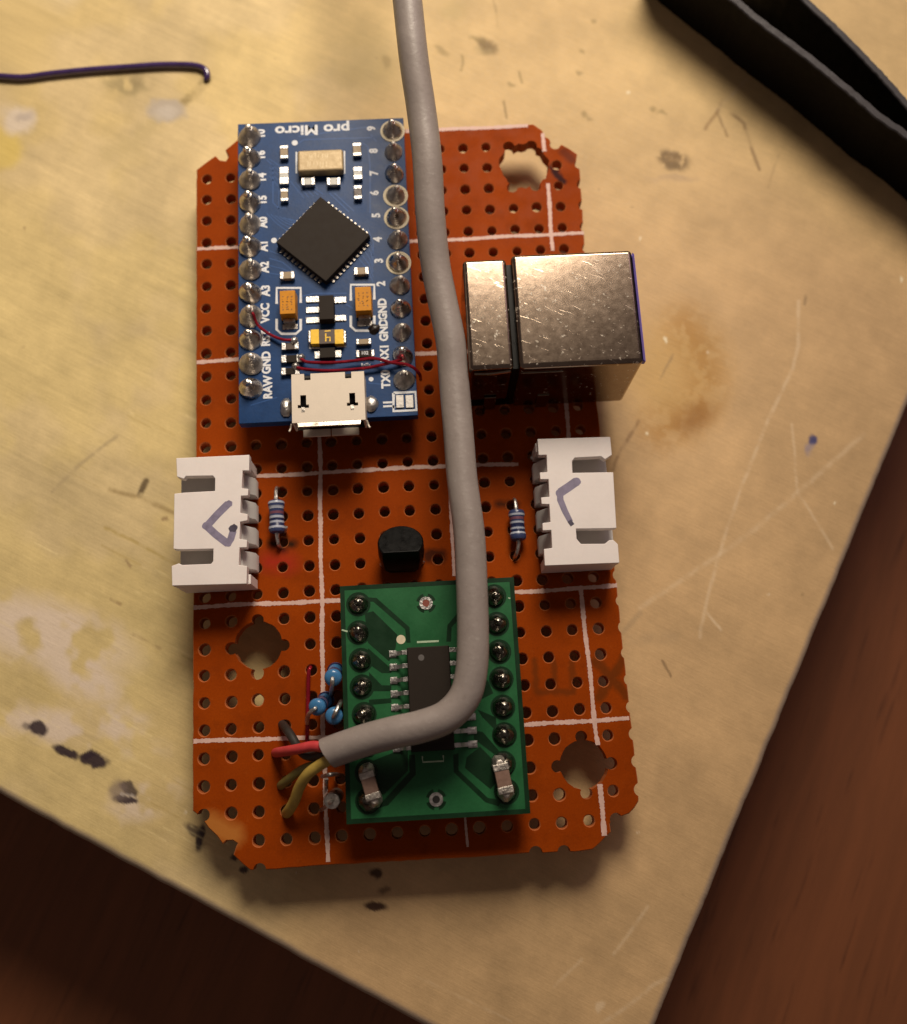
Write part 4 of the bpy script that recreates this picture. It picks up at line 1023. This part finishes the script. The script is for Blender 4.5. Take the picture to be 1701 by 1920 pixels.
# ------------------------------------------------------------------ standing resistors
def standing_resistor(u, v, zt, du, dv, zb, lead_pts, label):
    """end cap facing the camera at (u,v,zt), body running down to (u+du, v+dv, zb)"""
    A_ = Vector(P(u + du, v + dv, zb)); B_ = Vector(P(u, v, zt)); ax = B_ - A_; L = ax.length
    prof = [(.15, 0), (.6, .06), (.78, .25), (.80, .5), (.68, .75), (.66, L / 2), (.68, L - .75), (.80, L - .52), (.79, L - .28), (.66, L - .1), (.42, L), (.15, L + .03)]
    mb = MB(); mb.lathe(prof, A_, 22, ax); o = mb.build('resistor', M['blue_resistor'], board); o['label'] = label
    axn = ax.normalized(); e1 = axn.orthogonal().normalized(); e2 = axn.cross(e1); n = 22
    for h, m in ((L - 1.0, BN), (L - 1.35, 'band_violet'), (L - 1.7, BN), (.6, BN)):
        vv = [A_ + axn * x + (e1 * math.cos(2 * math.pi * k / n) + e2 * math.sin(2 * math.pi * k / n)) * (float(np.interp(x, [p[1] for p in prof], [p[0] for p in prof])) + .012) for x in (h - .11, h + .11) for k in range(n)]
        mb = MB(); mb.add(vv, [(k, (k + 1) % n, n + (k + 1) % n, n + k) for k in range(n)]); mb.build('colour_band', M[m], o)
    mb = MB(); mb.tube([B_ - axn * .2, B_ + axn * .25] + [P(*q) for q in lead_pts], .20, 10); mb.build('lead', M['tin'], o)
    mb = MB(); mb.tube([A_ + axn * .2, A_ - axn * .6, (A_.x, A_.y, -1.3)], .2, 8); mb.build('lead', M['tin'], o)
standing_resistor(624, 1272, 4.6, 6, -16, 1.0, [(623, 1284, 4.6), (621, 1300, 2.5), (620, 1306, -1)], 'blue upright resistor, uppermost of three beside the green adapter')
standing_resistor(592, 1328, 4.2, 22, -18, 1.2, [(580, 1338, 4.0), (576, 1350, 2.2), (577, 1362, -1)], 'blue tilted resistor by the red jumper wire')
standing_resistor(626, 1343, 4.8, 4, -6, 1.2, [(630, 1334, 5.4), (637, 1320, 4.6), (640, 1314, 1.0)], 'blue upright resistor nearest the cut end of the cable')
wire(board, [P(584, 1251, -1.2), P(582, 1252, .3), P(579, 1262, .55), P(578, 1300, .4), P(577, 1350, .4), P(576, 1385, .35), P(577, 1398, -1.0)], .19, 'red_enamel', 'jumper_wire', label='dark red enamelled wire lying along the orange board')
# standing diode below the cable end
def diode():
    A_ = Vector(P(632, 1490, .8)); B_ = Vector(P(622, 1502, 3.6)); ax = B_ - A_; L = ax.length
    mb = MB(); mb.lathe([(.2, 0), (.62, .05), (.7, .3), (.7, L - .3), (.62, L - .05), (.45, L), (.2, L + .02)], A_, 20, ax); o = mb.build('diode', M['glass_diode'], board); o['label'] = 'brownish upright diode below the cut end of the cable'
    mb = MB(); n = ax.normalized(); mb.lathe([(.74, L - .5), (.76, L - .3), (.70, L - .05), (.52, L + .03), (.3, L + .03)], A_, 20, ax); mb.build('end_ring', M['solder_rough'], o)
    mb = MB(); mb.tube([B_, B_ + n * .3, P(612, 1511, 2.6), P(604, 1518, .6), P(600, 1521, -1.2)], .18, 8); mb.build('lead', M['solder_rough'], o)
    mb = MB(); mb.tube([P(604, 1456, 1.5), P(616, 1453, 2.3), P(624, 1452, 2.0), P(634, 1452, .2), P(636, 1455, -1)], .2, 8); mb.build('lead', M['tin'], o)
diode()
# clipped lead ends standing in the board
for u, v, a_, b_ in ((612, 1460, 612, 1480), (998, 858, 1004, 860), (536, 988, 533, 1002)):
    mb = MB(); mb.tube([P(u, v, .9), P((u + a_) / 2, (v + b_) / 2, .5), P(a_, b_, -1)], .2, 8); mb.build('clipped_lead', M['tin'], board)

# ------------------------------------------------------------------ grey cable
cable = root('cable', P(615, 1410, 0), 'thick grey cable curving over the circuit board, its cut end showing coloured wires', 'cable')
path = [(757, -60, 16.5), (764, 0, 16), (776, 110, 15), (790, 205, 13.8), (801, 295, 13), (807, 400, 11.8), (816, 490, 10.6), (829, 560, 10), (845, 640, 9.6), (851, 710, 9.2), (859, 800, 9.0), (867, 900, 8.9), (880, 1000, 8.9),
        (885, 1100, 8.9), (887, 1180, 8.9), (885, 1250, 8.9), (872, 1305, 8.8), (838, 1343, 8.6), (790, 1362, 8.3), (740, 1373, 7.9), (690, 1386, 7.2), (648, 1400, 6.5), (618, 1411, 6.0)]
RC = 1.40
pts = [Vector(P(*q)) for q in path]
c0 = pts[0]
pts = [Vector((c0.x - 24, 240, ZW + RC)), Vector((c0.x - 17, 185, ZW + RC)), Vector((c0.x - 11, 145, ZW + RC + 1)), Vector((c0.x - 7, 115, 6)), Vector((c0.x - 3.4, c0.y + 24, 14)), Vector((c0.x - 1.4, c0.y + 10, 16.6))] + pts
mb = MB(); mb.tube(pts, RC, 32, cap=False, steps=8)
# cut end: annular face, then a recess
n = 32; L0 = len(mb.v) - n; endc = sum((Vector(q) for q in mb.v[L0:]), Vector()) / n; dirn = (endc - (sum((Vector(q) for q in mb.v[L0 - n:L0]), Vector()) / n)).normalized()
# slant the cut
for k in range(n):
    q = Vector(mb.v[L0 + k]); s_ = (q - endc); mb.v[L0 + k] = tuple(q - dirn * (-s_.y * .30))
rim = [Vector(q) for q in mb.v[L0:]]
inner = [endc + (q - endc) * .74 for q in rim]; deep = [q - dirn * 1.2 for q in inner]
o0 = len(mb.v); mb.v += [tuple(q) for q in inner] + [tuple(q) for q in deep]
for k in range(n):
    k2 = (k + 1) % n
    mb.f.append([L0 + k, L0 + k2, o0 + k2, o0 + k]); mb.m.append(0); mb.f.append([o0 + k, o0 + k2, o0 + n + k2, o0 + n + k]); mb.m.append(0)
mb.f.append([o0 + n + k for k in range(n)]); mb.m.append(0)
mb.build('sheath', M['sheath'], cable, 0, angle=50)
def cond(pts, r, m, label):
    b = [endc - dirn * .9 + Vector(pts[0]), endc + dirn * .3 + Vector(pts[0])] + [Vector(P(*q)) for q in pts[1:]]
    mb = MB(); mb.tube(b, r, 14); o = mb.build('conductor', M[m], cable); o['label'] = label
cond([(.1, .55, .25), (586, 1399, 5.6), (556, 1405, 4.6), (532, 1409, 2.6), (520, 1411, .6), (516, 1412, -1)], .46, 'red_insul', 'red insulated conductor')
cond([(.1, .1, -.35), (590, 1418, 4.4), (572, 1415, 3.8), (558, 1400, 2.8), (545, 1378, 1.9), (533, 1362, .6), (527, 1356, -.9)], .42, 'black_insul', 'black insulated conductor')
cond([(.1, -.6, .2), (598, 1436, 5.6), (578, 1451, 5.0), (562, 1475, 3.8), (553, 1500, 2.6), (543, 1518, 1.2), (536, 1527, -.9)], .50, 'yellow_insul', 'yellow insulated conductor')
cond([(.1, -.2, -.6), (595, 1432, 4.0), (568, 1442, 3.0), (545, 1458, 1.9), (530, 1470, .6), (525, 1475, -.9)], .40, 'olive_insul', 'olive insulated conductor in shadow')

# ------------------------------------------------------------------ purple wire
zw = ZW + .42
mb = MB(); mb.tube([P(-120, 128, zw), P(-60, 140, zw), P(0, 143, zw), (P(45, 145, zw)), P(100, 138, zw), P(170, 131, zw), P(240, 126, zw), P(300, 122, zw), P(350, 122, zw), P(374, 125, zw), P(386, 132, zw), P(389, 143, zw - .1), P(386, 151, zw - .3)], lambda t: .37 if t < .94 else .37 - (t - .94) * 1.5, 16)
o = mb.build('wire', M['purple_wire'], None); o['label'] = 'thin dark purple wire lying bent on the plywood'; o['category'] = 'wire'

# ------------------------------------------------------------------ black tweezers standing on edge
def tweezers():
    tw = root('tweezers', P(1500, 220, ZW), 'matte black tweezers lying on their side with two arms closing together', 'tweezers')
    zt = 3.8; lean = 1.2
    top1 = [(1220, -118), (1290, -60), (1368, 0), (1419, 42), (1521, 119), (1600, 184), (1648, 225), (1701, 262), (1790, 338), (1880, 420)]
    top2 = [(1400, -100), (1450, -50), (1502, 0), (1563, 57), (1624, 119), (1665, 163), (1706, 212), (1790, 322), (1880, 428)]
    for tp, th in ((top1, .95), (top2, .85)):
        line = catmull([P(u, v, zt) for u, v in tp], 10)
        L = [];
        for i, p in enumerate(line):
            d = Vector(line[min(i + 1, len(line) - 1)] - line[max(i - 1, 0)]).normalized(); nn = Vector((-d.y, d.x, 0))
            if nn.y < 0: nn = -nn
            j = rng.uniform(-.05, .05); L.append((Vector(p) + nn * j, Vector(p) + nn * (th + j)))
        n = len(L); v = []
        for a, b in L:
            e = .14
            dl = (b - a).normalized() * lean
            v += [(a.x + dl.x, a.y + dl.y, ZW + .02), (a.x, a.y, zt - e), (a.x + (b.x - a.x) * .12, a.y + (b.y - a.y) * .12, zt), (b.x - (b.x - a.x) * .12, b.y - (b.y - a.y) * .12, zt), (b.x, b.y, zt - e), (b.x + dl.x, b.y + dl.y, ZW + .02)]
        f = []; mi = []
        for i in range(n - 1):
            for j in range(6):
                f.append((i * 6 + j, i * 6 + (j + 1) % 6, (i + 1) * 6 + (j + 1) % 6, (i + 1) * 6 + j)); mi.append(1 if j in (1, 2, 3) else 0)
        f += [tuple(range(5, -1, -1)), tuple((n - 1) * 6 + j for j in range(6))]; mi += [0, 0]
        mb = MB(); mb.add(v, f); mb.m = mi; mb.build('arm', [M['tool'], M['tool_edge']], tw, angle=30)
tweezers()

# nothing goes deeper than thing > part > sub-part: small pieces are welded into their sub-part
def weld(o):
    kids = list(o.children_recursive)
    if not kids: return
    bpy.context.view_layer.update(); dg = bpy.context.evaluated_depsgraph_get()
    for q in [o] + kids:
        if q.modifiers or q.data.users > 1:
            me = bpy.data.meshes.new_from_object(q.evaluated_get(dg)); q.modifiers.clear(); q.data = me
    for q in kids:
        mw = q.matrix_world.copy(); q.parent = None; q.matrix_world = mw
    with bpy.context.temp_override(active_object=o, object=o, selected_objects=[o] + kids, selected_editable_objects=[o] + kids):
        bpy.ops.object.join()
def recalc(o):
    b = bmesh.new(); b.from_mesh(o.data); bmesh.ops.recalc_face_normals(b, faces=b.faces); b.to_mesh(o.data); b.free()
# faces outwards where the shape was made by hand, and clean up the helper property
for o in list(sc.objects):
    if o.type == 'MESH' and o.name not in ('plywood_board', 'perforated_board') and o.data.users >= 1 and len(o.data.polygons) < 20000:
        if o.name.split('.')[0] in ('grid_lines', 'lettering', 'trace', 'marking', 'bare_mask', 'ink_mark', 'ink_dot', 'engraving', 'table'): continue
        recalc(o)
    if '_o' in o: del o['_o']
for part in (mcu, grn):
    for sub in list(part.children): weld(sub)
